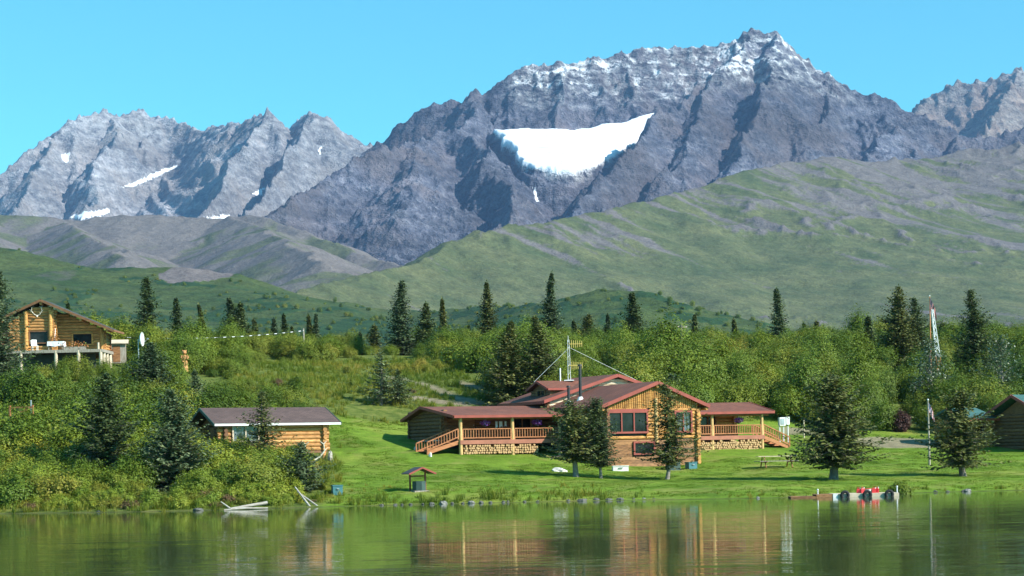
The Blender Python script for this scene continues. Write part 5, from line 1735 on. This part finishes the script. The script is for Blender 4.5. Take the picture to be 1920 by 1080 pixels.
MB().span((5.625, -3.1, DK - .24), (5.675, 1.2, DK)).build("deck_fascia", M['grey_wood'], hs)
MB().span((-5.4, -.9, DK - 2.2), (4.6, -.75, DK - .26)).build("skirting", M['darkgrey'], hs)
for u, v in ((-4.6, -3.0), (-1.05, -3.0), (1.82, -3.0), (3.68, -3.0), (5.5, -3.0), (5.5, -1.8), (5.5, -.6), (5.5, .6)):
    zb = gnd(HX + u, HY + v) - .2
    MB().tube((u, v, zb), (u, v, DK - .06), .15, .14, 10).build("deck_post", M['pale'], hs, True)
b = MB()
for v in (-1.8, -.6):
    b.span((5.35, v - 1.1, DK - .9), (5.42, v, DK - .82)); b.span((5.35, v - 1.1, DK - 1.35), (5.42, v, DK - 1.27))
b.build("brace", M['grey_wood'], hs)
for u in (5.5, 5.5):
    pass
MB().tube((5.3, -2.9, DK), (5.3, -2.9, DK + .55), .09, .08, 10).build("newel_post", M['pale'], hs, True)
antlers("wall_antlers", "pale skull with antlers mounted on the hilltop house's front wall", (HX - .38, HY - .08, 14.85), 0, .85)
t = thing("deck_table", "table under a white cloth on the hilltop house's deck", "table", (HX + 1.6, HY - 1.8, DK))
MB().span((-.62, -.42, .70), (.62, .42, .74)).build("table_top", M['grey_wood'], t)
for a in (-1, 1):
    for c in (-1, 1):
        MB().span((a * .55 - .03, c * .36 - .03, 0), (a * .55 + .03, c * .36 + .03, .70)).build("leg", M['grey_wood'], t)
vs, n = [], 9
b = MB()
top = [(-.66, -.46), (.66, -.46), (.66, .46), (-.66, .46)]
ring0, ring1 = [], []
for i in range(4):
    for k in range(6):
        p = Vector(top[i]).lerp(Vector(top[(i + 1) % 4]), k / 6)
        ring0.append((p.x, p.y, .755)); w_ = 1.03 + .03 * math.sin(k * 2.2 + i)
        ring1.append((p.x * w_, p.y * w_, .36 + .05 * math.sin(k * 1.7 + i)))
b.add(ring0 + ring1, [tuple(range(24))] + [(i, 24 + i, 24 + (i + 1) % 24, (i + 1) % 24) for i in range(24)])
o = b.build("tablecloth", M['cloth']); o.location = t.location
tag(o, "white cloth hanging over the table on the hilltop house's deck", "tablecloth")
t = thing("deck_chair", "white chair on the hilltop house's deck below the left window", "chair", (HX - .1, HY - 2.2, DK), .5)
MB().span((-.24, -.22, .40), (.24, .22, .44)).build("seat", M['white'], t)
MB().slab([(-.24, .20, .44), (.24, .20, .44), (.24, .34, .95), (-.24, .34, .95)], .03).build("backrest", M['white'], t)
for a in (-1, 1):
    for c in (-1, 1):
        MB().span((a * .21 - .02, c * .19 - .02, 0), (a * .21 + .02, c * .19 + .02, .40)).build("leg", M['white'], t)
t = thing("flower_basket", "orange flower basket hanging on the hilltop house's column", "flower basket", (HX + 1.15, HY - .55, 12.75))
MB().ball((0, 0, -.15), .2, 10, 6, .05, (1, 1, .8)).build("pot", M['darkgrey'], t)
MB().tube((0, 0, 0), (0, .4, 1.0), .012, .012, 5).build("hanger", M['steel'], t)
rng = np.random.default_rng(5)
v, f = leaf_quads(rng.normal(size=(170, 3)) * [.22, .2, .24] + [0, 0, .05], .13, rng)
link(bpy.data.objects.new("flowers", np_mesh("flowers", v, f, [M['flower']])), t)
t = thing("flower_box", "long box of orange flowers along the hilltop house's deck edge", "flower box", (HX + 3.3, HY - 2.6, DK))
MB().span((-.9, -.15, 0), (.9, .15, .25)).build("trough", M['grey_wood'], t)
v, f = leaf_quads(rng.normal(size=(240, 3)) * [.45, .10, .12] + [0, 0, .42], .13, rng)
link(bpy.data.objects.new("flowers", np_mesh("flowers", v, f, [M['flower']])), t)

# small shed beside it
x, y, z = spot(220, 166)
z = sight(220, 660, 166)[2]
sh = thing("wooden_shed", "tiny grey shed with a tan roof just beyond the hilltop house's deck", "shed", (x, y, z - 1.0), .15)
MB().span((-.75, -.6, 0), (.75, .6, 1.75)).build("wall", M['grey_wood'], sh)
roof("roof", M['pale'], sh, [((-1.0, -.85, 1.72), (1.0, -.85, 1.72), (1.0, .1, 2.08), (-1.0, .1, 2.08)), ((1.0, .9, 1.75), (-1.0, .9, 1.75), (-1.0, .103, 2.075), (1.0, .103, 2.075))], .07)
MB().span((-.3, -.63, .1), (.3, -.605, 1.5)).build("door", M['plank'], sh)

# satellite dish, flagged cable, carved figure, thin posts
x, y, z = sight(262, 636, 150)
gz_ = gnd(x, y)
t = thing("satellite_dish", "white satellite dish seen edge-on on its pole in front of the tall spruce", "satellite dish", (x, y, gz_), math.radians(86))
MB().tube((0, .12, -.1), (0, .12, z - gz_), .05, .05, 8).build("pole", M['steel'], t)
b = MB()
rings, R_ = 6, .55
vs = []
for j in range(rings + 1):
    r_ = R_ * j / rings
    for i in range(20):
        a = 6.283 * i / 20
        vs.append((r_ * math.cos(a), -.22 * (r_ / R_) ** 2, z - gz_ + r_ * math.sin(a)))
nq = len(vs)
vs += [(p[0], p[1] + .03, p[2]) for p in vs]
fs = []
for j in range(rings):
    for i in range(20):
        q = (j * 20 + i, j * 20 + (i + 1) % 20, (j + 1) * 20 + (i + 1) % 20, (j + 1) * 20 + i)
        fs += [q, tuple(nq + k for k in reversed(q))]
fs += [(rings * 20 + i, rings * 20 + (i + 1) % 20, nq + rings * 20 + (i + 1) % 20, nq + rings * 20 + i) for i in range(20)]
b.add(vs, fs)
b.build("dish", M['white'], t, True)
b = MB().tube((0, -.15, z - gz_ - .45), (0, -.62, z - gz_ + .0), .02, .02, 6).box((0, -.64, z - gz_ + .02), (.1, .14, .1))
b.build("feed_arm", M['steel'], t)
pa, pb = Vector(sight(232, 632.5, 170)), Vector(sight(569, 620, 196))
t = thing("flagged_cable", "sagging dark cable with white markers strung from shed to pole above the bushes", "cable", tuple(pa))
b = MB(); pts = []
for i in range(41):
    q = i / 40
    p = (pb - pa) * q; p.z -= .35 * 4 * q * (1 - q)
    pts.append(p)
b.path(pts, .018, 6).build("wire", M['darkgrey'], t)
for i in range(1, 40, 2):
    d_ = (pts[i + 1] - pts[i]) if i < 40 else (pts[i] - pts[i - 1])
    MB().tube(pts[i] - d_ * .30, pts[i] + d_ * .30, .030, .030, 8).build("marker_sleeve", M['cloth'], t)
x, y, _ = sight(569, 620, 196)
g_ = gnd(x, y)
t = thing("cable_pole", "grey wooden pole carrying the far end of the flagged cable", "pole", (x, y, g_))
MB().tube((0, 0, -.2), (0, 0, sight(569, 616, 196)[2] - g_), .11, .08, 9).build("shaft", M['grey_wood'], t, True)
MB().tube((0, -.12, sight(569, 620, 196)[2] - g_), (0, .12, sight(569, 620, 196)[2] - g_), .05, .05, 8).build("insulator", M['white'], t, True)
x, y, _ = sight(1278, 640, 192)
g_ = gnd(x, y)
zt = sight(1278, 606, 192)[2] - g_
t = thing("utility_pole", "wooden utility pole with a short crossarm standing in the bushes on the skyline", "utility pole", (x, y, g_), .5)
MB().tube((0, 0, -.3), (0, 0, zt), .15, .11, 10).build("shaft", M['bark'], t, True)
MB().bar((-.75, .13, zt - .35), (.75, .13, zt - .35), .09, .12).build("crossarm", M['grey_wood'], t)
for k in (-.65, 0, .65):
    MB().tube((k, .13, zt - .29), (k, .13, zt - .08), .03, .02, 8).build("insulator", M['darkgrey'], t, True)
MB().tube((.1, 0, zt - .5), (2.2, 1.4, .3), .02, .02, 5).build("guy_wire", M['grey_wood'], t)

x, y, z = sight(346, 680, 158)
z = sight(346, 683, 158)[2]
t = thing("carved_figure", "orange chainsaw-carved wooden bear figure standing among the hillside bushes", "carving", (x, y, z), .2)
b = MB()
b.tube((0, 0, -.6), (0, 0, .18), .30, .25, 12)
b.build("pedestal", M['carved'], t, True)
b = MB()
b.ball((0, 0, .48), .26, 12, 9, .03, (.9, .85, 1.25)); b.ball((0, -.03, .98), .19, 12, 8, .03, (1, 1, .95)); b.ball((0, -.2, .93), .085, 8, 6)
for k in (-1, 1):
    b.ball((k * .14, 0, 1.13), .06, 7, 5)
    b.path([(k * .2, -.02, .72), (k * .30, -.12, .55), (k * .2, -.25, .42)], [.09, .08, .06], 8)
    b.ball((k * .13, -.10, .2), .12, 8, 6, 0, (.9, 1.2, .8))
b.build("bear", M['carved'], t, True)
def post_at(px, yb, yt, d, r_, mt, lab, name="marker_post"):
    x, y, zt_ = sight(px, yt, d)
    g_ = gnd(x, y)
    t = thing(name, lab, "post", (x, y, g_))
    MB().tube((0, 0, -.3), (0, 0, zt_ - g_), r_, r_ * .85, 8).build("shaft", M[mt], t, True)
    MB().tube((0, 0, zt_ - g_), (0, 0, zt_ - g_ + .05), r_ * 1.15, r_ * .6, 8).build("cap", M[mt], t, True)
post_at(338, 755, 737, 131, .05, 'pale', "thin pale post between spruces behind the brown-roofed cabin's left end")
post_at(58, 755, 752, 121, .06, 'steel', "grey post beside the red rail gate on the bank")
post_at(1507, 800, 785, 142, .05, 'pale', "short pale stake right of the white electrical cabinet")

x, y, z = sight(40, 772, 119)
t = thing("rail_gate", "red-brown cross-braced rail gate half hidden in the bank shrubs", "gate", (x, y, z - .35), -.25)
for zz in (0.05, .62):
    MB().bar((-.75, 0, zz), (.75, 0, zz), .07, .10).build("rail", M['rail'], t)
MB().bar((-.72, -.04, .06), (.72, -.04, .6), .05, .08).build("brace", M['rail'], t)
MB().bar((-.72, .045, .6), (.72, .045, .06), .05, .08).build("brace", M['rail'], t)
for k in (-.78, .78):
    MB().span((k - .05, -.05, -.8), (k + .05, .05, .75)).build("post", M['rail'], t)

# wishing well
x, y, z = spot(786, 101.6)
t = thing("wishing_well", "dark little wishing well with a red-trimmed gable roof near the shore", "well", (x, y, z), math.radians(25))
b = MB()
for i in range(8):
    a0, a1 = 6.283 * i / 8, 6.283 * (i + 1) / 8
    p = [(.46 * math.cos(a), .46 * math.sin(a)) for a in (a0, a1)]
    q = [(.38 * math.cos(a), .38 * math.sin(a)) for a in (a0, a1)]
    b.add([(*p[0], -.15), (*p[1], -.15), (*p[1], .62), (*p[0], .62), (*q[0], .62), (*q[1], .62), (*q[1], .1), (*q[0], .1)], [(0, 1, 2, 3), (3, 2, 5, 4), (4, 5, 6, 7)])
b.build("well_box", M['dgreen'], t)
t.scale = (.84, .84, .84)
MB().span((-.50, -.50, -.1), (.50, .50, .03)).build("base", M['grey_wood'], t)
for k in (-1, 1):
    MB().bar((k * .42, -.02 + .5 * (k < 0), 0), (k * .42, -.02 + .5 * (k < 0), 1.32), .09, .09).build("post", M['red'], t)
MB().tube((-.45, .2, .95), (.45, .2, .95), .05, .05, 10).build("windlass", M['plank'], t, True)
roof("roof", M['roof_dark'], t, [((-.92, -.62, 1.12), (-.92, .72, 1.12), (0, .72, 1.52), (0, -.62, 1.52)), ((.92, .72, 1.12), (.92, -.62, 1.12), (.003, -.62, 1.52), (.003, .72, 1.52))], .05)
b = MB().bar((-.92, -.65, 1.08), (0, -.65, 1.48), .04, .10).bar((.92, -.65, 1.08), (0, -.652, 1.48), .04, .10)
b.build("fascia", M['red'], t)

# bins, boulder, cooler, boxes
def crate(px, d, w, dp, h, mt, lab, name, cat, rz=.0, lid=True, lift=0.0):
    x, y, z = spot(px, d)
    t = thing(name, lab, cat, (x, y, z - .03 + lift), rz)
    MB().box((0, 0, h / 2), (w, dp, h)).build("body", M[mt], t)
    if lid:
        MB().box((0, 0, h + .025), (w + .05, dp + .05, .05)).build("lid", M[mt], t)
        MB().box((0, -dp / 2 - .045, h * .7), (w * .25, .04, .05)).build("handle", M['steel'], t)
    return t
crate(632, 100.5, .52, .45, .48, 'teal', "blue-green box in the rough grass beside the leaning driftwood poles", "storage_box", "box", .3)
crate(1163, 119.5, .98, .45, .30, 'white', "long white cooler chest against the lodge's plank basement wall", "cooler", "cooler", TH * .3)
crate(1262, 121.2, .75, .6, .55, 'dgreen', "dark green bin behind the gappy spruce's trunk", "bin", "bin", TH)
crate(1296, 122.3, .60, .5, .42, 'teal', "low teal bin at the lodge's front right corner", "bin", "bin", TH)
def stone(name, px, d, rx, ry, rz_, mt, lab, seed, zc=None, cat="boulder", grp=None):
    random.seed(seed)
    x, y, z = spot(px, d)
    z = zc if zc is not None else z
    b = MB().ball((0, 0, 0), 1, 8, 5, .24, (rx, ry, rz_))
    o = b.build(name, M[mt], None, False)
    o.location = (x, y, z + rz_ * .05); o.rotation_euler = (random.uniform(-.15, .15), random.uniform(-.15, .15), random.uniform(0, .5))
    return tag(o, lab, cat, grp)
stone("boulder", 1050, 117.5, .52, .4, .22, 'rockpale', "large pale boulder lying on the lawn left of the leaning spruce", 3)
stone("boulder", 779, 124, .12, .10, .25, 'rockpale', "small white pointed stone beside the left porch's stairs", 4)
stone("boulder", 807, 121.5, .12, .10, .24, 'rockpale', "small white pointed stone at the left stairs' foot", 5)

# shore stones, each its own
SHORE_STONES = [(716, 9, 4, 'low'), (741, 10, 4, 'flat'), (754, 6, 4, 'small'), (770, 8, 4, 'dark'), (793, 7, 4, 'round'), (809, 12, 6, 'low'), (831, 17, 10, 'pale rounded'), (848, 8, 5, 'little'), (868, 7, 4, 'dull'), (884, 16, 8, 'broad pale'), (902, 10, 7, 'lumpy'), (920, 9, 5, 'low'), (944, 9, 6, 'paired'), (952, 7, 6, 'paired'), (984, 8, 4, 'thin'), (1008, 7, 4, 'thin'), (1066, 9, 6, 'dark'), (1092, 24, 7, 'long flat'), (1119, 14, 8, 'grey blocky'), (1142, 18, 6, 'long'), (1163, 17, 8, 'rounded'), (1188, 10, 5, 'low'), (1207, 10, 6, 'pale tipped'), (1226, 9, 4, 'small'), (1421, 7, 5, 'lone white'), (1754, 10, 5, 'flat'), (1777, 9, 4, 'low'), (1814, 18, 8, 'pale wedge'), (1806, 9, 6, 'dark'), (372, 20, 8, 'dark mossy'), (185, 12, 5, 'dark wet')]
NEAR = [(716, "between the driftwood poles and the well"), (831, "just right of the well"), (944, "below the lawn's left rough grass"), (1119, "on the shore in front of the bare-trunked spruces"), (1207, "at the right end of the shore's rock row"), (1421, "on the open shore left of the dock"), (1777, "on the shore right of the dock"), (372, "under the shrubs left of the driftwood"), (185, "under the grassy bank far from the lodge")]
for i, (px, w_, h_, adj) in enumerate(SHORE_STONES):
    near = min(NEAR, key=lambda q: abs(q[0] - px))[1]
    dsh = float(np.interp((px - AX) * 97 / FPX, SHX, SHD)) - .15
    same = [q for q in SHORE_STONES[:i] if min(NEAR, key=lambda r: abs(r[0] - q[0]))[1] == near]
    ordn = ["first", "second", "third", "fourth", "fifth", "sixth", "seventh", "eighth", "ninth"][len(same)]
    stone("shore_stone", px, dsh, w_ * dsh / FPX * .46, w_ * .4 * dsh / FPX, h_ * dsh / FPX * .50, 'rock' if 'pale' not in adj and 'white' not in adj else 'rockmid', f"{adj} grey stone, {ordn} {near}", 500 + i, .02, "stone", "stones along the shore")
def driftlog(pts, rs, lab, name="driftwood_log"):
    o = MB().path(pts, rs, 9).build(name, M['drift'], None, True)
    return tag(o, lab, "driftwood")
def at_shore(px, off, z):
    d = float(np.interp((px - AX) * 95 / FPX, SHX, SHD)) + off
    x = (px - AX) * d / FPX
    return (x, d, z)
driftlog([at_shore(430, -.5, .06), at_shore(465, -.35, .18), at_shore(499, -.2, .30)], [.05, .075, .085], "thick bleached driftwood log lying along the shore")
driftlog([at_shore(412, -.25, .42), at_shore(422, -.3, .22), at_shore(432, -.4, .02)], [.025, .04, .055], "short forked driftwood branch sticking up beside the thick log")
driftlog([at_shore(418, -.8, .02), at_shore(455, -.75, .07), at_shore(500, -.6, .04)], [.035, .05, .035], "thin driftwood pole floating just in front of the thick log")
driftlog([at_shore(552, .9, 1.02), at_shore(566, .3, .5), at_shore(581, -.3, -.05)], [.035, .05, .06], "driftwood pole leaning into the water, the steeper of two")
driftlog([at_shore(556, .9, .78), at_shore(576, .3, .38), at_shore(596, -.3, -.02)], [.03, .045, .05], "driftwood pole leaning into the water, the flatter of two")

# picnic table
x, y, z = spot(1456, 120.5)
t = thing("picnic_table", "long weathered picnic table with fixed benches on the lawn", "picnic table", (x, y, z), math.radians(8))
for v, zz, w_, nm in ((0, .74, .70, "table_top"), (-.62, .44, .26, "bench"), (.62, .44, .26, "bench")):
    b = MB()
    k = 5 if nm == "table_top" else 2
    for i in range(k):
        c = v - w_ / 2 + (i + .5) * w_ / k
        b.span((-1.25, c - w_ / k * .46, zz - .04), (1.25, c + w_ / k * .46, zz))
    b.build(nm, M['grey_wood'] if nm == "bench" else M['pale'], t)
for u in (-.85, .85):
    for s_ in (-1, 1):
        MB().bar((u, s_ * .22, .70), (u, s_ * .66, 0), .05, .10).build("leg", M['plank'], t)
    MB().bar((u + .055, -.75, .38), (u + .055, .75, .38), .05, .09).build("crossbar", M['plank'], t)

# electrical cabinet
x, y, z = spot(1470, 138)
zt_ = sight(1470, 782, 138)[2]
t = thing("electrical_cabinet", "white electrical cabinet on legs beyond the right porch's stairs", "electrical box", (x, y, z), .3)
hh = zt_ - z
MB().box((-.14, 0, hh - .32), (.46, .3, .60)).build("cabinet", M['white'], t)
MB().box((.27, -.05, hh - .27), (.26, .26, .56)).build("meter_box", M['white'], t)
for k in (-.32, -.02, .33):
    MB().tube((k, 0, -.1), (k, 0, hh - .58), .05, .045, 8).build("leg", M['white'], t)
MB().box((-.15, -.17, hh - .32), (.28, .03, .4)).build("door", M['steel'], t)

# flag and pole
def cloth_flag(parent, wdt, hgt, mats, name="flag"):
    """Limp flag: hangs from its hoist in folds; stripes and canton are pattern in the cloth."""
    nu, nv = 26, 39
    vs, fs, mi = [], [], []
    for j in range(nv + 1):
        for i in range(nu + 1):
            a, c = i / nu, j / nv
            fold = math.sin(a * 15 + c * 2.0) * .07 * a
            xx = a * wdt * .30 + .03 * math.sin(c * 5 + a * 4) + .02
            zz = -c * hgt - a * wdt * .62
            vs.append((xx, fold + .02, zz))
    b = []
    for j in range(nv):
        for i in range(nu):
            fs.append((j * (nu + 1) + i, j * (nu + 1) + i + 1, (j + 1) * (nu + 1) + i + 1, (j + 1) * (nu + 1) + i))
            stripe = int(j / nv * 13)
            k = 0 if stripe % 2 == 0 else 1
            if i < nu * .4 and stripe < 7:
                k = 2
                if i % 2 == 1 and j % 3 == 1:
                    k = 1
            mi.append(k)
    me = bpy.data.meshes.new(name)
    me.from_pydata(vs, [], fs)
    for m_ in mats:
        me.materials.append(m_)
    me.polygons.foreach_set("material_index", mi)
    me.update()
    o = link(bpy.data.objects.new(name, me), parent)
    so = o.modifiers.new("thickness", 'SOLIDIFY'); so.thickness = .006
    return o
FLAGM = [plain("flag_red", (0.50, 0.03, 0.05), .8, .1), plain("flag_white", (0.78, 0.78, 0.80), .8, .05), plain("flag_blue", (0.03, 0.04, 0.16), .8, .1)]
x, y, z = spot(1743, 124)
zt_ = sight(1739, 751, 124)[2] - z
t = thing("flagpole", "grey wooden flagpole standing on the lawn beside the wide bushy spruce", "flagpole", (x, y, z))
MB().tube((0, 0, -.2), (-.02, 0, zt_), .075, .045, 10).build("pole", M['grey_wood'], t, True)
MB().ball((-.02, 0, zt_ + .05), .06, 10, 7).build("finial", M['white'], t, True)
fl = cloth_flag(None, 1.15, .62, FLAGM)
fl.location = (x - .02, y - .06, z + zt_ - .12)
tag(fl, "limp striped red and white flag with a blue star canton on the lawn flagpole", "flag")

# leaning lattice mast with a second, faded flag
x, y, z = spot(1757, 172)
zA = sight(1764, 655, 172); zB = sight(1748, 580, 172)
t = thing("lattice_mast", "leaning orange and white lattice mast rising behind the silvery poplar", "lattice mast", (zA[0], 172, z))
top = Vector((zB[0] - zA[0], 0, zB[2] - z)); foot = Vector((0, 0, -.2)); joint = foot.lerp(top, .45)
b1, b2, b3 = MB(), MB(), MB()
for s_ in ((-.26, -.2), (.26, -.2), (0, .26)):
    o_ = Vector((*s_, 0))
    b1.tube(foot + o_, joint + o_ * .75, .045, .04, 6); b2.tube(joint + o_ * .75, top + o_ * .3, .04, .03, 6)
n = 12
cs = [Vector((-.26, -.2, 0)), Vector((.26, -.2, 0)), Vector((0, .26, 0))]
for i in range(n):
    q0, q1 = i / n, (i + 1) / n
    for k in range(3):
        f0 = 1 - .25 * q0 / .45 if q0 < .45 else .75 - .45 * (q0 - .45) / .55
        f1 = 1 - .25 * q1 / .45 if q1 < .45 else .75 - .45 * (q1 - .45) / .55
        (b1 if q1 < .47 else b2).tube(foot.lerp(top, q0) + cs[k] * f0, foot.lerp(top, q1) + cs[(k + 1) % 3] * f1, .022, .022, 5)
b1.build("lower_section", M['orange'], t)
b2.build("upper_section", M['white'], t)
x2, y2, z2 = sight(1745, 652, 173.5)
g2 = gnd(x2, y2)
zt2 = sight(1742, 556, 173.5)[2] - g2
t = thing("flagpole", "thin tall pole behind the lattice mast carrying a faded dark red flag", "flagpole", (x2, y2, g2))
MB().tube((0, 0, -.2), (0, 0, zt2), .06, .04, 8).build("pole", M['orange'], t, True)
MB().ball((0, 0, zt2 + .05), .07, 8, 6).build("finial", M['white'], t, True)
fl = cloth_flag(None, 1.9, 1.0, [plain("faded_flag_red", (0.34, 0.10, 0.09), .85, .2), plain("faded_flag_pale", (0.36, 0.22, 0.20), .85, .2), plain("faded_flag_dark", (0.05, 0.05, 0.09), .85, .2)])
fl.location = (x2 - .03, y2 - .06, g2 + zt2 - .1)
tag(fl, "faded dark red flag hanging limp at the top of the tall thin pole", "flag")

# floating dock with tyres and red cans
dd = 94.2
def dx(px):
    return (px - AX) * CR * dd / FPX - .045 * 0
t = thing("floating_dock", "low pale floating dock moored at the grassy shore", "dock", (dx(1560), dd, 0))
def doff(px):
    return (px - 1560) * dd / FPX
def section(p0, p1, w_, z0, z1, mt, nm):
    b = MB()
    n = max(4, int((doff(p1) - doff(p0)) / .14))
    L = doff(p1) - doff(p0)
    for i in range(n):
        b.span((doff(p0) + L * i / n, 0, z1 - .04), (doff(p0) + L * (i + 1) / n - .012, w_, z1))
    b.span((doff(p0), -.03, z0), (doff(p1), .03, z1 - .003))
    b.span((doff(p0), w_ - .03, z0), (doff(p1), w_ + .03, z1 - .003))
    b.build(nm, M[mt], t)
section(1561, 1684, 1.35, -.06, .17, 'pale', "float")
section(1529, 1560, 1.2, -.06, .16, 'plank', "float")
section(1481, 1528, .9, -.05, .08, 'plank', "gangplank")
MB().span((doff(1560), -.05, -.05), (doff(1569), -.035, .18)).build("end_board", M['white'], t)
for i, (px, lab) in enumerate(((1582, "black tyre fender at the dock's left end"), (1624, "black tyre fender in the middle of the dock, below the red cans"), (1665, "black tyre fender nearest the dock's reedy end"))):
    o = MB().torus((0, 0, 0), .165, .075, 'Y', 22, 10).build("tyre", M['tyre'], None, True)
    o.location = (dx(1560) + doff(px), dd - .12, .10)
    tag(o, lab, "tyre", "tyre fenders on the dock")
random.seed(9)
CANS = [(1612, 'redplastic', "red can with a pale lid, first on the dock's landward row", .21), (1619, 'redplastic', "second red can on the dock, close behind the first", .24), (1640, 'redplastic', "red can right of the white tub on the dock", .22), (1647, 'redplastic', "last red can on the dock, nearest the reeds", .24)]
for px, mt, lab, h_ in CANS:
    t2 = thing("fuel_can", lab, "fuel can", (dx(1560) + doff(px), dd + .55 + random.uniform(-.1, .1), .17), random.uniform(-.4, .4), "red cans on the dock")
    b = MB()
    w_ = .10
    b.add([(-w_, -w_ * .8, 0), (w_, -w_ * .8, 0), (w_, w_ * .8, 0), (-w_, w_ * .8, 0), (-w_, -w_ * .8, h_ * .8), (w_, -w_ * .8, h_ * .8), (w_, w_ * .8, h_ * .8), (-w_, w_ * .8, h_ * .8), (-w_ * .6, -w_ * .5, h_), (w_ * .6, -w_ * .5, h_), (w_ * .6, w_ * .5, h_), (-w_ * .6, w_ * .5, h_)],
          [(3, 2, 1, 0), (0, 1, 5, 4), (1, 2, 6, 5), (2, 3, 7, 6), (3, 0, 4, 7), (4, 5, 9, 8), (5, 6, 10, 9), (6, 7, 11, 10), (7, 4, 8, 11), (8, 9, 10, 11)])
    b.build("body", M[mt], t2)
    MB().path([(-w_ * .5, 0, h_ - .01), (-w_ * .4, 0, h_ + .06), (w_ * .3, 0, h_ + .06), (w_ * .4, 0, h_ - .01)], .014, 6).build("handle", M[mt], t2)
    MB().tube((w_ * .7, 0, h_ * .85), (w_ * .9, 0, h_ + .05), .028, .024, 8).build("cap", M['white'], t2)
t2 = thing("tub", "white tub with a red rim among the red cans on the dock", "tub", (dx(1560) + doff(1630), dd + .5, .17))
MB().tube((0, 0, 0), (0, 0, .20), .13, .16, 16).build("body", M['white'], t2, True)
MB().torus((0, 0, .2), .16, .018, 'Z', 18, 7).build("rim", M['redplastic'], t2, True)
def dockpost(px, z1, lab):
    t3 = thing("mooring_post", lab, "post", (dx(1560) + doff(px), dd + .2, 0))
    MB().tube((0, 0, -.5), (0, 0, z1), .035, .03, 8).build("shaft", M['white'], t3, True)
    MB().ball((0, 0, z1), .05, 8, 6).build("cap", M['white'], t3, True)
dockpost(1533, .38, "short white mooring post on the dock's dark landing section")
dockpost(1682, .46, "thin pale mooring post at the dock's reedy end")

# green-roofed cabin at the photo's edge
GX, GY, GT = 37.0, 133.5, math.radians(25)
gc = thing("log_cabin", "dark log cabin with a green roof and red trim at the photo's edge", "cabin", (GX, GY, 0), GT)
def gcz(px, py, d):
    return sight(px, py, d)[2]
g0 = 2.0
b = MB()
log_wall(b, (0, 5.2), (0, 0), g0, 4.55, .14)
b.build("end_wall", M['log_dark_shade'], gc, True)
MB().prism([(0.1, 4.4), (5.1, 4.4), (2.6, 5.62)], lambda h, z: (.02, h, z), lambda h, z: (.14, h, z)).build("end_gable", M['log_dark_shade'], gc)
b = MB()
log_wall(b, (0, 0), (8, 0), g0, 4.55, .14, holes=[(2.0, 3.2, 3.2, 4.2)])
b.build("front_wall", M['log_gold'], gc, True)
b = MB()
log_wall(b, (8, 0), (8, 5.2), g0, 4.55, .14); log_wall(b, (8, 5.2), (0, 5.2), g0, 4.55, .14)
b.build("back_wall", M['log_dark_shade'], gc, True)
window(gc, (2.05, 0), (1, 0), 1.1, 3.25, 4.15, 2, 'red')
roof("roof", M['roof_green'], gc, [((-.7, -.8, 4.42), (8.6, -.8, 4.42), (8.6, 2.6, 5.92), (-.7, 2.6, 5.92)), ((8.6, 6.0, 4.42), (-.7, 6.0, 4.42), (-.7, 2.603, 5.915), (8.6, 2.603, 5.915))], .14)
b = MB().bar((-.75, -.82, 4.33), (-.75, 2.6, 5.83), .05, .2).bar((-.75, 2.6, 5.83), (-.75, 6.0, 4.33), .05, .2).bar((-.7, -.85, 4.33), (8.6, -.85, 4.33), .05, .18)
b.build("fascia", M['red'], gc)
b = MB()
log_wall(b, (-2.3, 5.4), (-.2, 5.4), g0, 4.25, .13, holes=[(.35, 1.35, 3.0, 3.95)])
log_wall(b, (-2.3, 9.0), (-2.3, 5.4), g0, 4.25, .13)
b.build("annex_wall", M['log'], gc, True)
window(gc, (-1.95, 5.4), (1, 0), .9, 3.05, 3.9, 1, 'plank')
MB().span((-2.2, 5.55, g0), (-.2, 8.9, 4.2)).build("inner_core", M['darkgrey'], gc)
roof("annex_roof", M['roof_green'], gc, [((-2.8, 4.7, 4.30), (-.1, 4.7, 4.30), (-.1, 7.3, 5.12), (-2.8, 7.3, 5.12)), ((-.1, 9.6, 4.4), (-2.8, 9.6, 4.4), (-2.8, 7.303, 5.115), (-.1, 7.303, 5.115))], .13)
b = MB().bar((-2.8, 4.65, 4.22), (-.1, 4.65, 4.22), .05, .18).bar((-2.84, 4.7, 4.22), (-2.84, 7.3, 5.04), .05, .18)
b.build("fascia", M['red'], gc)
